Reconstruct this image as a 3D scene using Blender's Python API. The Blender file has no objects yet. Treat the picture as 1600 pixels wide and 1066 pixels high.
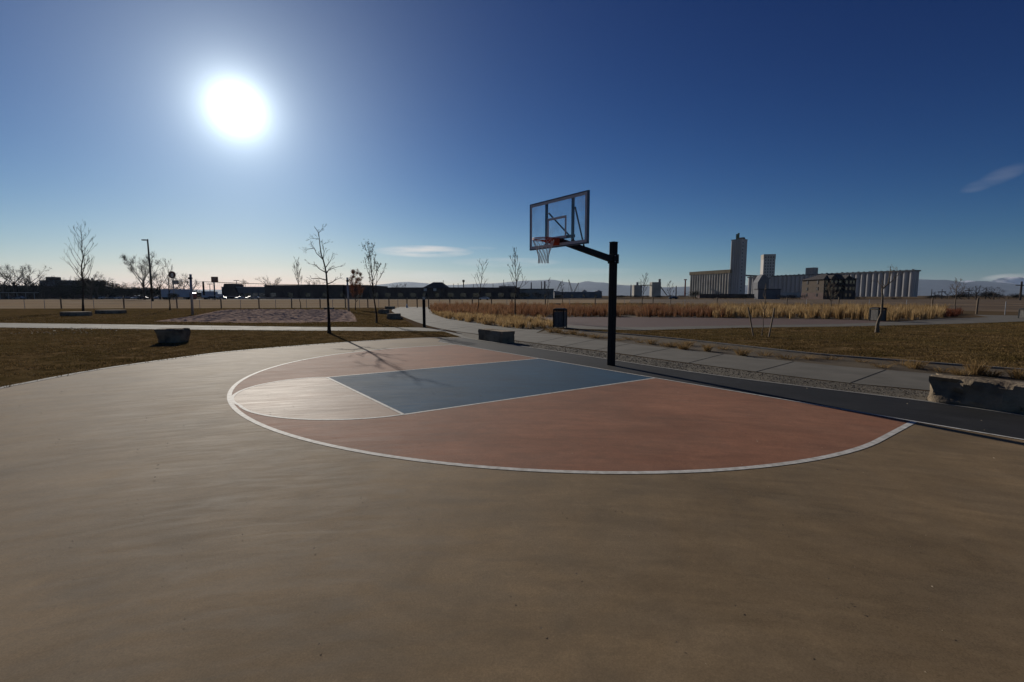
import bpy, bmesh, math, random
from mathutils import Vector, Matrix, noise
R_ = random.Random(7)
rad = math.radians
S = bpy.context.scene
col = S.collection

# ------------------------------------------------------------------ camera
F = 724.0; HORIZON = 462.0; EYE = 1.81
PITCH = math.atan((533 - HORIZON) / F)
cd = bpy.data.cameras.new('camera'); cam = bpy.data.objects.new('camera', cd); col.objects.link(cam)
cam.location = (0, 0, EYE); cam.rotation_euler = (math.pi / 2 - PITCH, 0, 0)
cd.sensor_width = 36; cd.lens = F / 1600 * 36; cd.clip_start = .05; cd.clip_end = 60000
S.camera = cam

# ------------------------------------------------------------------ sun direction, world, sun lamp, exposure
def ray(px, py):
    a = px - 800; b = 533 - py; c, s = math.cos(PITCH), math.sin(PITCH)
    return Vector((a, F * c + b * s, -F * s + b * c))
SUND = ray(370, 170).normalized()
SUN_EL = math.asin(SUND.z); SUN_AZ = math.atan2(SUND.x, SUND.y)
w = bpy.data.worlds.new('World'); S.world = w; w.use_nodes = True
wt = w.node_tree; wn = wt.nodes; wl = wt.links; wn.clear()
def wnode(t, **k):
    n = wn.new(t)
    for a, b in k.items(): setattr(n, a, b)
    return n
def wmath(op, a, b=None, c=None, clamp=False):
    n = wnode('ShaderNodeMath', operation=op, use_clamp=clamp)
    for i, v in enumerate((a, b, c)):
        if v is None: continue
        if isinstance(v, (int, float)): n.inputs[i].default_value = v
        else: wl.new(v, n.inputs[i])
    return n.outputs[0]
sky = wnode('ShaderNodeTexSky', sky_type='NISHITA')
sky.sun_disc = False; sky.sun_elevation = SUN_EL; sky.sun_rotation = SUN_AZ
sky.altitude = 1600; sky.air_density = 1.0; sky.dust_density = 0.25; sky.ozone_density = 3.5
bg = wnode('ShaderNodeBackground'); bg.inputs[1].default_value = 0.1
wo = wnode('ShaderNodeOutputWorld')
tc = wnode('ShaderNodeTexCoord')
dp = wnode('ShaderNodeVectorMath', operation='DOT_PRODUCT'); dp.inputs[1].default_value = SUND
wl.new(tc.outputs['Generated'], dp.inputs[0])
theta = wmath('MULTIPLY', wmath('ARCCOSINE', wmath('MINIMUM', dp.outputs['Value'], 1.0)), 180 / math.pi)
g1 = wmath('MULTIPLY', wmath('EXPONENT', wmath('DIVIDE', theta, -1.45)), 3.6)
g2 = wmath('MULTIPLY', wmath('EXPONENT', wmath('DIVIDE', theta, -8.4)), .54)
aur = wmath('ADD', g1, g2)
# clouds: thin lenticular streaks, laid out by azimuth and elevation
sx = wnode('ShaderNodeSeparateXYZ'); wl.new(tc.outputs['Generated'], sx.inputs[0])
az = wmath('ARCTAN2', sx.outputs[0], sx.outputs[1]); el = wmath('ARCSINE', sx.outputs[2])
cb = wnode('ShaderNodeCombineXYZ'); wl.new(az, cb.inputs[0]); wl.new(wmath('MULTIPLY', el, 9.0), cb.inputs[1])
ns = wnode('ShaderNodeTexNoise'); wl.new(cb.outputs[0], ns.inputs['Vector']); ns.inputs['Scale'].default_value = 9; ns.inputs['Detail'].default_value = 7
nv = ns.outputs['Fac']
def azel(px, py):
    d = ray(px, py).normalized(); return math.atan2(d.x, d.y), math.asin(d.z)
cloud = None
for (px, py, hw, hh, st, tilt) in [(664, 393, 78, 10, .95, 0), (752, 388, 26, 3, .22, 0), (790, 410, 90, 8, .30, 0), (640, 431, 190, 10, .34, 0),
                             (330, 424, 170, 11, .26, 0), (1566, 274, 42, 14, .10, .3), (1530, 290, 32, 10, .07, .2), (1585, 436, 60, 9, .55, 0), (900, 424, 120, 6, .14, 0), (60, 415, 120, 8, .12, 0)]:
    a0, e0 = azel(px, py); a1, _ = azel(px + hw, py); _, e1 = azel(px, py - hh)
    A = wmath('DIVIDE', wmath('SUBTRACT', az, a0), a1 - a0)
    de = wmath('SUBTRACT', el, e0)
    if tilt: de = wmath('SUBTRACT', de, wmath('MULTIPLY', wmath('SUBTRACT', az, a0), tilt))
    B = wmath('DIVIDE', de, e1 - e0)
    q = wmath('ADD', wmath('MULTIPLY', A, A), wmath('MULTIPLY', B, B))
    m = wmath('SUBTRACT', 1.0, q, clamp=True)
    m = wmath('MULTIPLY', wmath('POWER', m, .8), wmath('MULTIPLY', wmath('SUBTRACT', nv, .28), 2.6, clamp=True), clamp=True)
    m = wmath('MULTIPLY', m, st)
    cloud = m if cloud is None else wmath('MAXIMUM', cloud, m)
sp_ = wnode('ShaderNodeSeparateColor'); wl.new(sky.outputs[0], sp_.inputs[0]); cc = wnode('ShaderNodeCombineColor')
for i_, (a_, g_) in enumerate(((1.0, 2.4), (.625, 1.82), (.53, 1.40))):   # deep, dry high-plains blue
    wl.new(wmath('MULTIPLY', wmath('POWER', wmath('MULTIPLY', sp_.outputs[i_], .1), g_), a_ * 10), cc.inputs[i_])
# pale dusty air low over the horizon on the sun's side
low = wmath('MULTIPLY', wmath('EXPONENT', wmath('MULTIPLY', wmath('MAXIMUM', el, 0.0), -13.0)), wmath('EXPONENT', wmath('MULTIPLY', wmath('MULTIPLY', theta, theta), -1 / 38.0 ** 2)))
low = wmath('MULTIPLY', low, 1.0, clamp=True)
mh = wnode('ShaderNodeMix', data_type='RGBA'); wl.new(low, mh.inputs['Factor']); wl.new(cc.outputs[0], mh.inputs[6]); mh.inputs[7].default_value = (5.0, 4.8, 4.0, 1)
mx = wnode('ShaderNodeMix', data_type='RGBA'); wl.new(cloud, mx.inputs['Factor']); wl.new(mh.outputs[2], mx.inputs[6]); mx.inputs[7].default_value = (8.0, 7.3, 6.7, 1)
wl.new(mx.outputs[2], bg.inputs[0])
bg2 = wnode('ShaderNodeBackground'); bg2.inputs[0].default_value = (.88, .98, .98, 1); wl.new(aur, bg2.inputs[1])
ad = wnode('ShaderNodeAddShader'); wl.new(bg.outputs[0], ad.inputs[0]); wl.new(bg2.outputs[0], ad.inputs[1]); wl.new(ad.outputs[0], wo.inputs[0])

sl = bpy.data.lights.new('sun', 'SUN'); sl.energy = 4.6; sl.angle = rad(.53); sl.color = (1, .93, .82)
so = bpy.data.objects.new('sun', sl); col.objects.link(so); so.rotation_euler = (-SUND).to_track_quat('-Z', 'Y').to_euler()
so.location = (0, 0, 50)
S.view_settings.view_transform = 'Standard'; S.view_settings.look = 'None'
S.view_settings.exposure = 0.0; S.view_settings.gamma = 1.0; S.view_settings.use_curve_mapping = False

# ------------------------------------------------------------------ point helpers
def g(px, py, z=0.0):                      # the ground point seen at a pixel of the photograph
    d = ray(px, py); return Vector((0, 0, EYE)) + d * ((z - EYE) / d.z)
def at(px, py, Y):                         # the point seen at a pixel, Y metres ahead
    d = ray(px, py); return Vector((0, 0, EYE)) + d * (Y / d.y)
def rise(px, py, base):                    # the height at which a thing standing on base reaches a pixel row
    d = ray(px, py); return EYE + d.z * base.y / d.y

# ------------------------------------------------------------------ object helpers
class MB:
    def __init__(s): s.v = []; s.f = []
    def add(s, vs, fs):
        o = len(s.v); s.v += [tuple(v) for v in vs]; s.f += [tuple(i + o for i in f) for f in fs]; return s
    def box(s, x0, x1, y0, y1, z0, z1):
        return s.add([(x0,y0,z0),(x1,y0,z0),(x1,y1,z0),(x0,y1,z0),(x0,y0,z1),(x1,y0,z1),(x1,y1,z1),(x0,y1,z1)],
                     [(0,3,2,1),(4,5,6,7),(0,1,5,4),(1,2,6,5),(2,3,7,6),(3,0,4,7)])
    def obox(s, c, u, v, hu, hv, z0, z1):   # a box with horizontal axes u, v
        P = [(c + u*a*hu + v*b*hv) for a, b in ((-1,-1),(1,-1),(1,1),(-1,1))]
        return s.add([(p.x,p.y,z0) for p in P] + [(p.x,p.y,z1) for p in P], [(0,3,2,1),(4,5,6,7),(0,1,5,4),(1,2,6,5),(2,3,7,6),(3,0,4,7)])
    def bar(s, a, b, w_, h_=None, up=Vector((0,0,1))):
        h_ = h_ or w_; a = Vector(a); b = Vector(b); d = (b - a).normalized()
        x = d.cross(up)
        if x.length < 1e-4: x = d.cross(Vector((0,1,0)))
        x.normalize(); y = x.cross(d)
        vs = [p + x*i*w_/2 + y*j*h_/2 for p in (a, b) for i, j in ((-1,-1),(1,-1),(1,1),(-1,1))]
        return s.add(vs, [(0,1,2,3),(7,6,5,4),(0,4,5,1),(1,5,6,2),(2,6,7,3),(3,7,4,0)])
    def tube(s, pts, rs, n=6, cap=True):
        pts = [Vector(p) for p in pts]
        if not hasattr(rs, '__len__'): rs = [rs] * len(pts)
        vs = []; fs = []; ref = None
        for i, p in enumerate(pts):
            d = (pts[min(i+1, len(pts)-1)] - pts[max(i-1, 0)]).normalized()
            if ref is None:
                ref = Vector((1,0,0)) if abs(d.x) < .8 else Vector((0,1,0))
            x = (ref - d * ref.dot(d)).normalized(); ref = x; y = d.cross(x)
            vs += [p + (x*math.cos(2*math.pi*k/n) + y*math.sin(2*math.pi*k/n)) * rs[i] for k in range(n)]
        for i in range(len(pts)-1):
            fs += [(i*n+k, i*n+(k+1)%n, (i+1)*n+(k+1)%n, (i+1)*n+k) for k in range(n)]
        if cap: fs += [tuple(range(n))[::-1], tuple((len(pts)-1)*n+k for k in range(n))]
        return s.add(vs, fs)
    def prism(s, poly, z0, z1):
        n = len(poly)
        return s.add([(p[0],p[1],z0) for p in poly] + [(p[0],p[1],z1) for p in poly],
                     [tuple(range(n))[::-1], tuple(range(n, 2*n))] + [(i,(i+1)%n,n+(i+1)%n,n+i) for i in range(n)])
    def sheet(s, poly, z):
        return s.add([(p[0],p[1],z) for p in poly], [tuple(range(len(poly)))])
    def build(s, name, mat, parent=None, smooth=False, loc=None):
        me = bpy.data.meshes.new(name)
        vs = s.v
        if loc is not None: vs = [(a-loc[0], b-loc[1], c-loc[2]) for a, b, c in vs]
        me.from_pydata(vs, [], s.f); me.update()
        if mat: me.materials.append(mat)
        if smooth:
            for p in me.polygons: p.use_smooth = True
        o = bpy.data.objects.new(name, me); col.objects.link(o)
        if parent: o.parent = parent
        elif loc is not None: o.location = loc
        return o
def tag(o, label=None, cat=None, group=None, kind=None):
    if label: o['label'] = label
    if cat: o['category'] = cat
    if group: o['group'] = group
    if kind: o['kind'] = kind
    return o
def empty(name, loc, label, cat, group=None, rz=0):
    o = bpy.data.objects.new(name, None); col.objects.link(o); o.location = loc; o.rotation_euler = (0,0,rz)
    return tag(o, label, cat, group)
def copy_tree(o, parent=None):
    c = o.copy(); col.objects.link(c); c.parent = parent
    for ch in list(o.children): copy_tree(ch, c)
    return c
def bevel(o, w_=.01, seg=2):
    m = o.modifiers.new('bevel', 'BEVEL'); m.width = w_; m.segments = seg; m.limit_method = 'ANGLE'; return o
def tri(o):
    m = o.modifiers.new('tri', 'TRIANGULATE'); return o

# ------------------------------------------------------------------ materials
def mat(name, c1, c2=None, scale=5.0, rough=.8, bump=0.0, bscale=None, detail=6, stretch=(1,1,1), spec=.2, metal=0, c3=None, s3=.3, island=0, transl=0.0, lo=.3, hi=.7, distort=0.0, rvar=0.0):
    m = bpy.data.materials.new(name); m.use_nodes = True; nt = m.node_tree; N = nt.nodes; L = nt.links
    b = N['Principled BSDF']; b.inputs['Roughness'].default_value = rough; b.inputs['Metallic'].default_value = metal
    b.inputs['Specular IOR Level'].default_value = spec
    tcn = N.new('ShaderNodeTexCoord'); mp = N.new('ShaderNodeMapping'); mp.inputs['Scale'].default_value = stretch
    L.new(tcn.outputs['Object'], mp.inputs['Vector'])
    no = N.new('ShaderNodeTexNoise'); no.inputs['Scale'].default_value = scale; no.inputs['Detail'].default_value = detail; no.inputs['Distortion'].default_value = distort
    L.new(mp.outputs[0], no.inputs['Vector'])
    c2 = c2 or tuple(x*.75 for x in c1)
    cr = N.new('ShaderNodeValToRGB'); cr.color_ramp.elements[0].position = lo; cr.color_ramp.elements[1].position = hi
    cr.color_ramp.elements[0].color = (*c1, 1); cr.color_ramp.elements[1].color = (*c2, 1)
    L.new(no.outputs['Fac'], cr.inputs[0]); out = cr.outputs[0]
    if c3:
        n3 = N.new('ShaderNodeTexNoise'); n3.inputs['Scale'].default_value = s3; n3.inputs['Detail'].default_value = 5
        L.new(tcn.outputs['Object'], n3.inputs['Vector'])
        r3 = N.new('ShaderNodeMapRange'); r3.inputs[1].default_value = .42; r3.inputs[2].default_value = .66; L.new(n3.outputs['Fac'], r3.inputs[0])
        mx3 = N.new('ShaderNodeMix'); mx3.data_type = 'RGBA'; L.new(r3.outputs[0], mx3.inputs['Factor']); L.new(out, mx3.inputs[6]); mx3.inputs[7].default_value = (*c3, 1)
        out = mx3.outputs[2]
    if island:
        ge = N.new('ShaderNodeNewGeometry'); mr = N.new('ShaderNodeMapRange'); mr.inputs[3].default_value = 1 - island; mr.inputs[4].default_value = 1 + island
        L.new(ge.outputs['Random Per Island'], mr.inputs[0])
        vm = N.new('ShaderNodeVectorMath'); vm.operation = 'SCALE'; L.new(out, vm.inputs[0]); L.new(mr.outputs[0], vm.inputs['Scale']); out = vm.outputs[0]
    L.new(out, b.inputs['Base Color'])
    if rvar:
        rr = N.new('ShaderNodeMapRange'); rr.inputs[3].default_value = rough - rvar; rr.inputs[4].default_value = rough + rvar; rr.inputs[1].default_value = .3; rr.inputs[2].default_value = .7
        L.new(no.outputs['Fac'], rr.inputs[0]); L.new(rr.outputs[0], b.inputs['Roughness'])
    if bump:
        nb = N.new('ShaderNodeTexNoise'); nb.inputs['Scale'].default_value = bscale or scale*4; nb.inputs['Detail'].default_value = 6
        L.new(tcn.outputs['Object'], nb.inputs['Vector'])
        bp = N.new('ShaderNodeBump'); bp.inputs['Strength'].default_value = min(1, bump*10); bp.inputs['Distance'].default_value = bump
        L.new(nb.outputs['Fac'], bp.inputs['Height']); L.new(bp.outputs[0], b.inputs['Normal'])
    if transl:
        tr = N.new('ShaderNodeBsdfTranslucent'); L.new(out, tr.inputs[0]); ms = N.new('ShaderNodeMixShader'); ms.inputs[0].default_value = transl
        L.new(b.outputs[0], ms.inputs[1]); L.new(tr.outputs[0], ms.inputs[2]); L.new(ms.outputs[0], N['Material Output'].inputs[0])
    return m

def court_mat(name, base, alt, rough=.72):
    # painted concrete: squeegee streaks, cloudy patches, scuffs, specks
    m = bpy.data.materials.new(name); m.use_nodes = True; nt = m.node_tree; N = nt.nodes; L = nt.links; b = N['Principled BSDF']; b.inputs['Specular IOR Level'].default_value = .16
    tcn = N.new('ShaderNodeTexCoord')
    def noi(scale, stretch, detail=6, rot=0, dist=0, rough_=.55):
        mp = N.new('ShaderNodeMapping'); mp.inputs['Scale'].default_value = stretch; mp.inputs['Rotation'].default_value = (0,0,rot)
        L.new(tcn.outputs['Object'], mp.inputs[0]); n = N.new('ShaderNodeTexNoise'); n.inputs['Scale'].default_value = scale; n.inputs['Detail'].default_value = detail
        n.inputs['Distortion'].default_value = dist; n.inputs['Roughness'].default_value = rough_; L.new(mp.outputs[0], n.inputs['Vector']); return n.outputs['Fac']
    def mr(v, a, b_, c, d):
        n = N.new('ShaderNodeMapRange'); n.inputs[1].default_value = a; n.inputs[2].default_value = b_; n.inputs[3].default_value = c; n.inputs[4].default_value = d; L.new(v, n.inputs[0]); return n.outputs[0]
    def mul(a, b_):
        n = N.new('ShaderNodeMath'); n.operation = 'MULTIPLY'; L.new(a, n.inputs[0]); L.new(b_, n.inputs[1]); return n.outputs[0]
    sxy = N.new('ShaderNodeSeparateXYZ'); L.new(tcn.outputs['Object'], sxy.inputs[0])
    def mth(op, a, b_=None):
        n = N.new('ShaderNodeMath'); n.operation = op
        for i, v in enumerate((a, b_)):
            if v is None: continue
            if isinstance(v, (int, float)): n.inputs[i].default_value = v
            else: L.new(v, n.inputs[i])
        return n.outputs[0]
    yy = mth('ADD', sxy.outputs[1], 5.0); rr_ = mth('SQRT', mth('ADD', mth('MULTIPLY', sxy.outputs[0], sxy.outputs[0]), mth('MULTIPLY', yy, yy))); an = mth('ARCTAN2', sxy.outputs[0], yy)
    def arcn(ka, kr, detail, dist, rg):     # the sweep of the squeegee runs in wide arcs
        cv = N.new('ShaderNodeCombineXYZ'); L.new(mth('MULTIPLY', an, ka), cv.inputs[0]); L.new(mth('MULTIPLY', rr_, kr), cv.inputs[1])
        n = N.new('ShaderNodeTexNoise'); n.inputs['Scale'].default_value = 1; n.inputs['Detail'].default_value = detail; n.inputs['Distortion'].default_value = dist; n.inputs['Roughness'].default_value = rg
        L.new(cv.outputs[0], n.inputs['Vector']); return n.outputs['Fac']
    streak = arcn(7, 2.2, 9, 1.2, .66); streak2 = arcn(16, 9.0, 6, .8, .6); grain = noi(95, (1,1,1), 4, 0, 0, .75); scuff = noi(3.2, (1,1,1), 8, .4, 1.0, .7)
    cloudy = noi(.42, (1,1,1), 5, 0, .6)
    speck = noi(46, (1,1,1), 3)
    fine = noi(300, (1,1,1), 3, 0, 0, .8)
    k = mul(mul(mr(streak, .32, .68, .86, 1.13), mr(cloudy, .3, .7, .80, 1.20)), mul(mr(streak2, .32, .68, .90, 1.10), mr(speck, .3, .7, .94, 1.06)))
    k = mul(k, mul(mr(grain, .3, .7, .76, 1.24), mul(mr(scuff, .3, .7, .90, 1.10), mr(scuff, .68, .78, 1.0, 1.22))))
    mixn = N.new('ShaderNodeMix'); mixn.data_type = 'RGBA'; L.new(mr(noi(.9, (1,1,1), 6, .5, 1.5), .42, .68, 0, .55), mixn.inputs['Factor'])
    mixn.inputs[6].default_value = (*base, 1); mixn.inputs[7].default_value = (*alt, 1)
    vm = N.new('ShaderNodeVectorMath'); vm.operation = 'SCALE'; L.new(mixn.outputs[2], vm.inputs[0]); L.new(k, vm.inputs['Scale']); L.new(vm.outputs[0], b.inputs['Base Color'])
    L.new(mr(streak2, .3, .7, rough - .04, rough + .06), b.inputs['Roughness'])
    bp = N.new('ShaderNodeBump'); bp.inputs['Strength'].default_value = .35; bp.inputs['Distance'].default_value = .003; L.new(fine, bp.inputs['Height'])
    bp2 = N.new('ShaderNodeBump'); bp2.inputs['Strength'].default_value = .12; bp2.inputs['Distance'].default_value = .004; L.new(streak, bp2.inputs['Height']); L.new(bp.outputs[0], bp2.inputs['Normal'])
    L.new(bp2.outputs[0], b.inputs['Normal'])
    return m

M = {}
M['tan'] = court_mat('tan_court_paint', (.188,.130,.071), (.160,.119,.074), .82)
M['salmon'] = court_mat('salmon_court_paint', (.232,.106,.062), (.198,.104,.066), .84)
M['blue'] = court_mat('blue_court_paint', (.006,.048,.100), (.010,.053,.098), .88)
M['slate'] = court_mat('slate_court_paint', (.017,.0175,.019), (.028,.028,.030), .8)
M['line'] = mat('white_line_paint', (.60,.58,.54), (.36,.34,.30), 14, .75, .002, 200)
M['mauve'] = mat('mauve_court_paint', (.13,.082,.066), (.10,.068,.058), .6, .8, .004, 60, stretch=(1,4,1))
M['concrete'] = mat('concrete_paving', (.150,.136,.112), (.105,.096,.08), 1.2, .9, .003, 90, rvar=.05)
M['rim_concrete'] = mat('concrete_edge', (.24,.225,.20), (.16,.15,.135), 3, .8, .003, 60)
M['ground'] = mat('dry_ground', (.12,.085,.055), (.07,.05,.03), .06, .95, .05, 2, c3=(.15,.11,.07), s3=.01, spec=0)
M['lawn'] = mat('dormant_lawn', (.205,.135,.066), (.028,.018,.007), 2.2, .95, .05, 30, detail=9, spec=0.0, c3=(.085,.062,.025), s3=.22, stretch=(1,1,1))
M['turf_blade'] = mat('dormant_grass_blades', (.24,.155,.070), (.11,.078,.028), .5, .95, island=.5, transl=.2, spec=0.0)
M['field'] = mat('pale_field', (.34,.26,.175), (.25,.185,.12), .35, .95, .06, 3, c3=(.30,.24,.17), s3=.05, spec=0)
M['brown_field'] = mat('brown_field', (.10,.062,.033), (.062,.040,.021), .25, .95, .08, 3, c3=(.14,.092,.05), s3=.06)
M['dirt'] = mat('gravel_dirt', (.095,.070,.045), (.045,.033,.02), 14, .95, .03, 60, c3=(.10,.075,.045), s3=.8)
M['gravel'] = mat('crushed_gravel', (.13,.112,.085), (.055,.047,.036), 30, .95, .03, 70, c3=(.14,.12,.09), s3=.7)
M['asphalt'] = mat('asphalt', (.045,.045,.048), (.03,.03,.033), 2, .95, spec=0.02)
M['sand'] = mat('pale_sand', (.50,.37,.29), (.36,.26,.20), 3, .95, .03, 12, spec=0)
M['stone'] = mat('quarried_stone', (.23,.18,.125), (.085,.066,.05), 5, .95, .05, 16, c3=(.30,.24,.17), s3=1.5, spec=.04)
M['blackmetal'] = mat('black_powder_coat', (.006,.006,.007), (.009,.009,.010), 20, .6, .001, 300)
M['greymetal'] = mat('galvanised_steel', (.32,.33,.35), (.24,.25,.27), 30, .5, metal=.4)
M['orange'] = mat('orange_steel', (.50,.07,.025), (.34,.05,.02), 30, .5)
M['net'] = mat('white_cord', (.65,.63,.60), (.5,.48,.46), 60, .9)
M['white'] = mat('white_paint', (.75,.75,.73), (.62,.62,.6), 10, .5)
M['boardwhite'] = mat('board_border_white', (.60,.57,.56), (.52,.49,.48), 12, .5)
M['bark'] = mat('grey_bark', (.05,.036,.028), (.022,.017,.013), 18, .9, .01, 50)
M['palebark'] = mat('pale_bark', (.20,.155,.11), (.11,.085,.06), 18, .9, .01, 50)
M['farbark'] = mat('distant_bark', (.06,.048,.04), (.04,.032,.028), .5, .95, island=.3)
M['evergreen'] = mat('dark_foliage', (.035,.035,.02), (.05,.042,.024), .7, .95, island=.4)
M['redleaf'] = mat('russet_leaves', (.20,.07,.035), (.14,.06,.03), 3, .8, island=.4, transl=.35)
M['redgrass'] = mat('russet_grass', (.20,.092,.050), (.27,.165,.085), .7, .85, island=.5, transl=.42, c3=(.16,.07,.036), s3=.35)
M['goldgrass'] = mat('golden_grass', (.46,.32,.155), (.26,.165,.075), .9, .85, island=.45, transl=.42)
M['strawgrass'] = mat('straw_grass', (.30,.20,.085), (.20,.12,.05), 1.2, .85, island=.4, transl=.35)
M['wood'] = mat('weathered_wood', (.24,.18,.125), (.15,.11,.075), 6, .85, .004, 40, stretch=(1,1,.15))
M['brickdark'] = mat('dark_brick', (.095,.06,.052), (.065,.045,.042), .6, .9)
M['brick'] = mat('brown_brick', (.082,.062,.046), (.06,.046,.036), .8, .9)
M['roofdark'] = mat('dark_shingles', (.06,.052,.05), (.035,.03,.03), 1.5, .9)
M['roofpale'] = mat('pale_roof_sheet', (.45,.46,.47), (.3,.31,.32), .5, .55)
M['wallgrey'] = mat('grey_cladding', (.16,.16,.17), (.11,.11,.12), .4, .8)
M['wallbeige'] = mat('beige_render', (.30,.26,.22), (.23,.20,.17), .4, .85)
M['silo'] = mat('pale_silo_concrete', (.46,.44,.42), (.34,.325,.31), .12, .85, stretch=(1,1,.25), c3=(.38,.35,.32), s3=.05)
M['silo2'] = mat('stained_silo_concrete', (.30,.275,.235), (.22,.20,.17), .12, .85, stretch=(1,1,.25), c3=(.36,.33,.28), s3=.06)
M['silocap'] = mat('ochre_gallery', (.22,.165,.085), (.15,.11,.06), .2, .85)
M['green'] = mat('green_steel', (.06,.12,.07), (.04,.08,.05), .5, .7)
M['glassdark'] = mat('window_glass', (.02,.022,.028), (.03,.032,.036), 1, .12, spec=.7)
M['carwhite'] = mat('white_car_paint', (.62,.62,.62), (.58,.58,.58), 1, .25)
M['cardark'] = mat('dark_car_paint', (.03,.035,.05), (.025,.03,.04), 1, .22)
M['carsilver'] = mat('silver_car_paint', (.30,.31,.33), (.28,.29,.3), 1, .22, metal=.5)
M['tyre'] = mat('tyre_rubber', (.02,.02,.02), (.015,.015,.015), 5, .9)
M['trailer'] = mat('pale_trailer_panel', (.40,.46,.56), (.33,.39,.48), .5, .45)
M['cabred'] = mat('red_cab_paint', (.28,.06,.04), (.22,.05,.035), 1, .4)
M['signbrown'] = mat('brown_sign_face', (.16,.075,.055), (.12,.06,.045), .6, .6)
M['signlight'] = mat('pale_sign_face', (.62,.6,.55), (.5,.48,.45), .6, .6)
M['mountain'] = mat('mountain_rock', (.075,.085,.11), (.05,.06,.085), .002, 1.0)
M['snow'] = mat('mountain_snow', (.80,.78,.80), (.10,.12,.16), .004, 1.0, lo=.45, hi=.62)
M['leafbit'] = mat('fallen_leaves', (.55,.46,.34), (.36,.27,.17), 5, .7, island=.4)
gm = bpy.data.materials.new('clear_backboard'); gm.use_nodes = True; N = gm.node_tree.nodes; L = gm.node_tree.links; N.clear()
go = N.new('ShaderNodeOutputMaterial'); gt = N.new('ShaderNodeBsdfTransparent'); gt.inputs[0].default_value = (.88,.90,.92,1)
gg = N.new('ShaderNodeBsdfGlossy'); gg.inputs['Roughness'].default_value = .08; 
gd = N.new('ShaderNodeBsdfDiffuse'); gd.inputs[0].default_value = (.7,.7,.7,1); gtr = N.new('ShaderNodeBsdfTranslucent'); gtr.inputs[0].default_value = (.7,.7,.7,1)
gn = N.new('ShaderNodeTexNoise'); gn.inputs['Scale'].default_value = 3; gn.inputs['Detail'].default_value = 5; gr = N.new('ShaderNodeMapRange'); gr.inputs[1].default_value = .45; gr.inputs[2].default_value = .75; gr.inputs[3].default_value = .01; gr.inputs[4].default_value = .14
gtc = N.new('ShaderNodeTexCoord'); L.new(gtc.outputs['Object'], gn.inputs['Vector']); L.new(gn.outputs['Fac'], gr.inputs[0])
m1 = N.new('ShaderNodeMixShader'); m1.inputs[0].default_value = .06; L.new(gt.outputs[0], m1.inputs[1]); L.new(gg.outputs[0], m1.inputs[2])
m2 = N.new('ShaderNodeMixShader'); L.new(gr.outputs[0], m2.inputs[0]); L.new(m1.outputs[0], m2.inputs[1]); L.new(gtr.outputs[0], m2.inputs[2]); L.new(m2.outputs[0], go.inputs[0])
M['clear'] = gm

# ------------------------------------------------------------------ court plan -> ground (solved from the four corners of the key)
FT = .3048
def solve(A, b):
    n = len(b); A = [r[:] + [b[i]] for i, r in enumerate(A)]
    for i in range(n):
        p = max(range(i, n), key=lambda r: abs(A[r][i])); A[i], A[p] = A[p], A[i]
        for r in range(n):
            if r != i:
                k = A[r][i] / A[i][i]
                A[r] = [x - k*y for x, y in zip(A[r], A[i])]
    return [A[i][n] / A[i][i] for i in range(n)]
rows = []; bb = []
for (u, v), (x, y) in zip([(-6,0),(6,0),(6,19),(-6,19)], [g(842,561),g(1023.5,591.7),g(630.5,649.3),g(510.7,590.6)]
                          and [tuple(p[:2]) for p in [g(842,561),g(1023.5,591.7),g(630.5,649.3),g(510.7,590.6)]]):
    rows += [[u,v,1,0,0,0,-x*u,-x*v],[0,0,0,u,v,1,-y*u,-y*v]]; bb += [x, y]
HQ = solve(rows, bb)
def C(u, v):
    w_ = HQ[6]*u + HQ[7]*v + 1
    return Vector(((HQ[0]*u+HQ[1]*v+HQ[2])/w_, (HQ[3]*u+HQ[4]*v+HQ[5])/w_, 0))

def pts(*L_): return [g(*p) for p in L_]
def smooth_line(P, n=6):                    # Catmull-Rom through ground points
    out = []
    for i in range(len(P)-1):
        p0 = P[max(i-1,0)]; p1 = P[i]; p2 = P[i+1]; p3 = P[min(i+2,len(P)-1)]
        for k in range(n):
            t = k/n
            out.append(.5*((2*p1)+(p2-p0)*t+(2*p0-5*p1+4*p2-p3)*t*t+(3*p1-p0-3*p2+p3)*t**3))
    out.append(P[-1]); return out
def flat(name, poly, z, m, parent=None):
    o = MB().sheet(poly, z).build(name, m, parent); tri(o)
    if not parent: o['kind'] = 'structure'
    return o

# ------------------------------------------------------------------ the ground and its surfaces
gb = MB(); XS = [-14000,-5000,-1500,-400,-150,-60,-20,0,20,60,150,400,1500,5000,14000]; YS = [-300,-60,-15,0,15,40,80,160,400,1200,4000,14000]
gb.add([(x,y,0) for y in YS for x in XS], [(j*len(XS)+i, j*len(XS)+i+1, (j+1)*len(XS)+i+1, (j+1)*len(XS)+i) for j in range(len(YS)-1) for i in range(len(XS)-1)])
tag(gb.build('ground', M['ground']), kind='structure')

court_left = smooth_line(pts((-260,690),(-100,636),(0,609),(52,598.5),(105,588),(179,575),(263,563),(341,552.5),(420,545),(490,539.5),(560,534.6),(635,530),(690,528.3),(722,528.6)))
court_outer = smooth_line([g(722,528.6)] + pts((760,534.5),(860,549),(963,565),(1060,580),(1180,596.5),(1380,621),(1443,629),(1521,640),(1600,652),(1760,677),(2100,735)))
court_poly = court_left + court_outer[1:] + [Vector((12,1,0)), Vector((12,-9,0)), Vector((-14,-9,0)), Vector((-14,3.5,0))]
flat('court', court_poly, .012, M['tan'])
# slate border beyond the baseline
bl = [C(u, 0) for u in (-24.45,-15,-6,6,15,22,30,45)]
flat('court_border', [g(690,528.8)] + [g(722,528.9)] + [p for p in court_outer[1:]] + [C(45,0)] + bl[::-1][1:], .0135, M['slate'])
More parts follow.
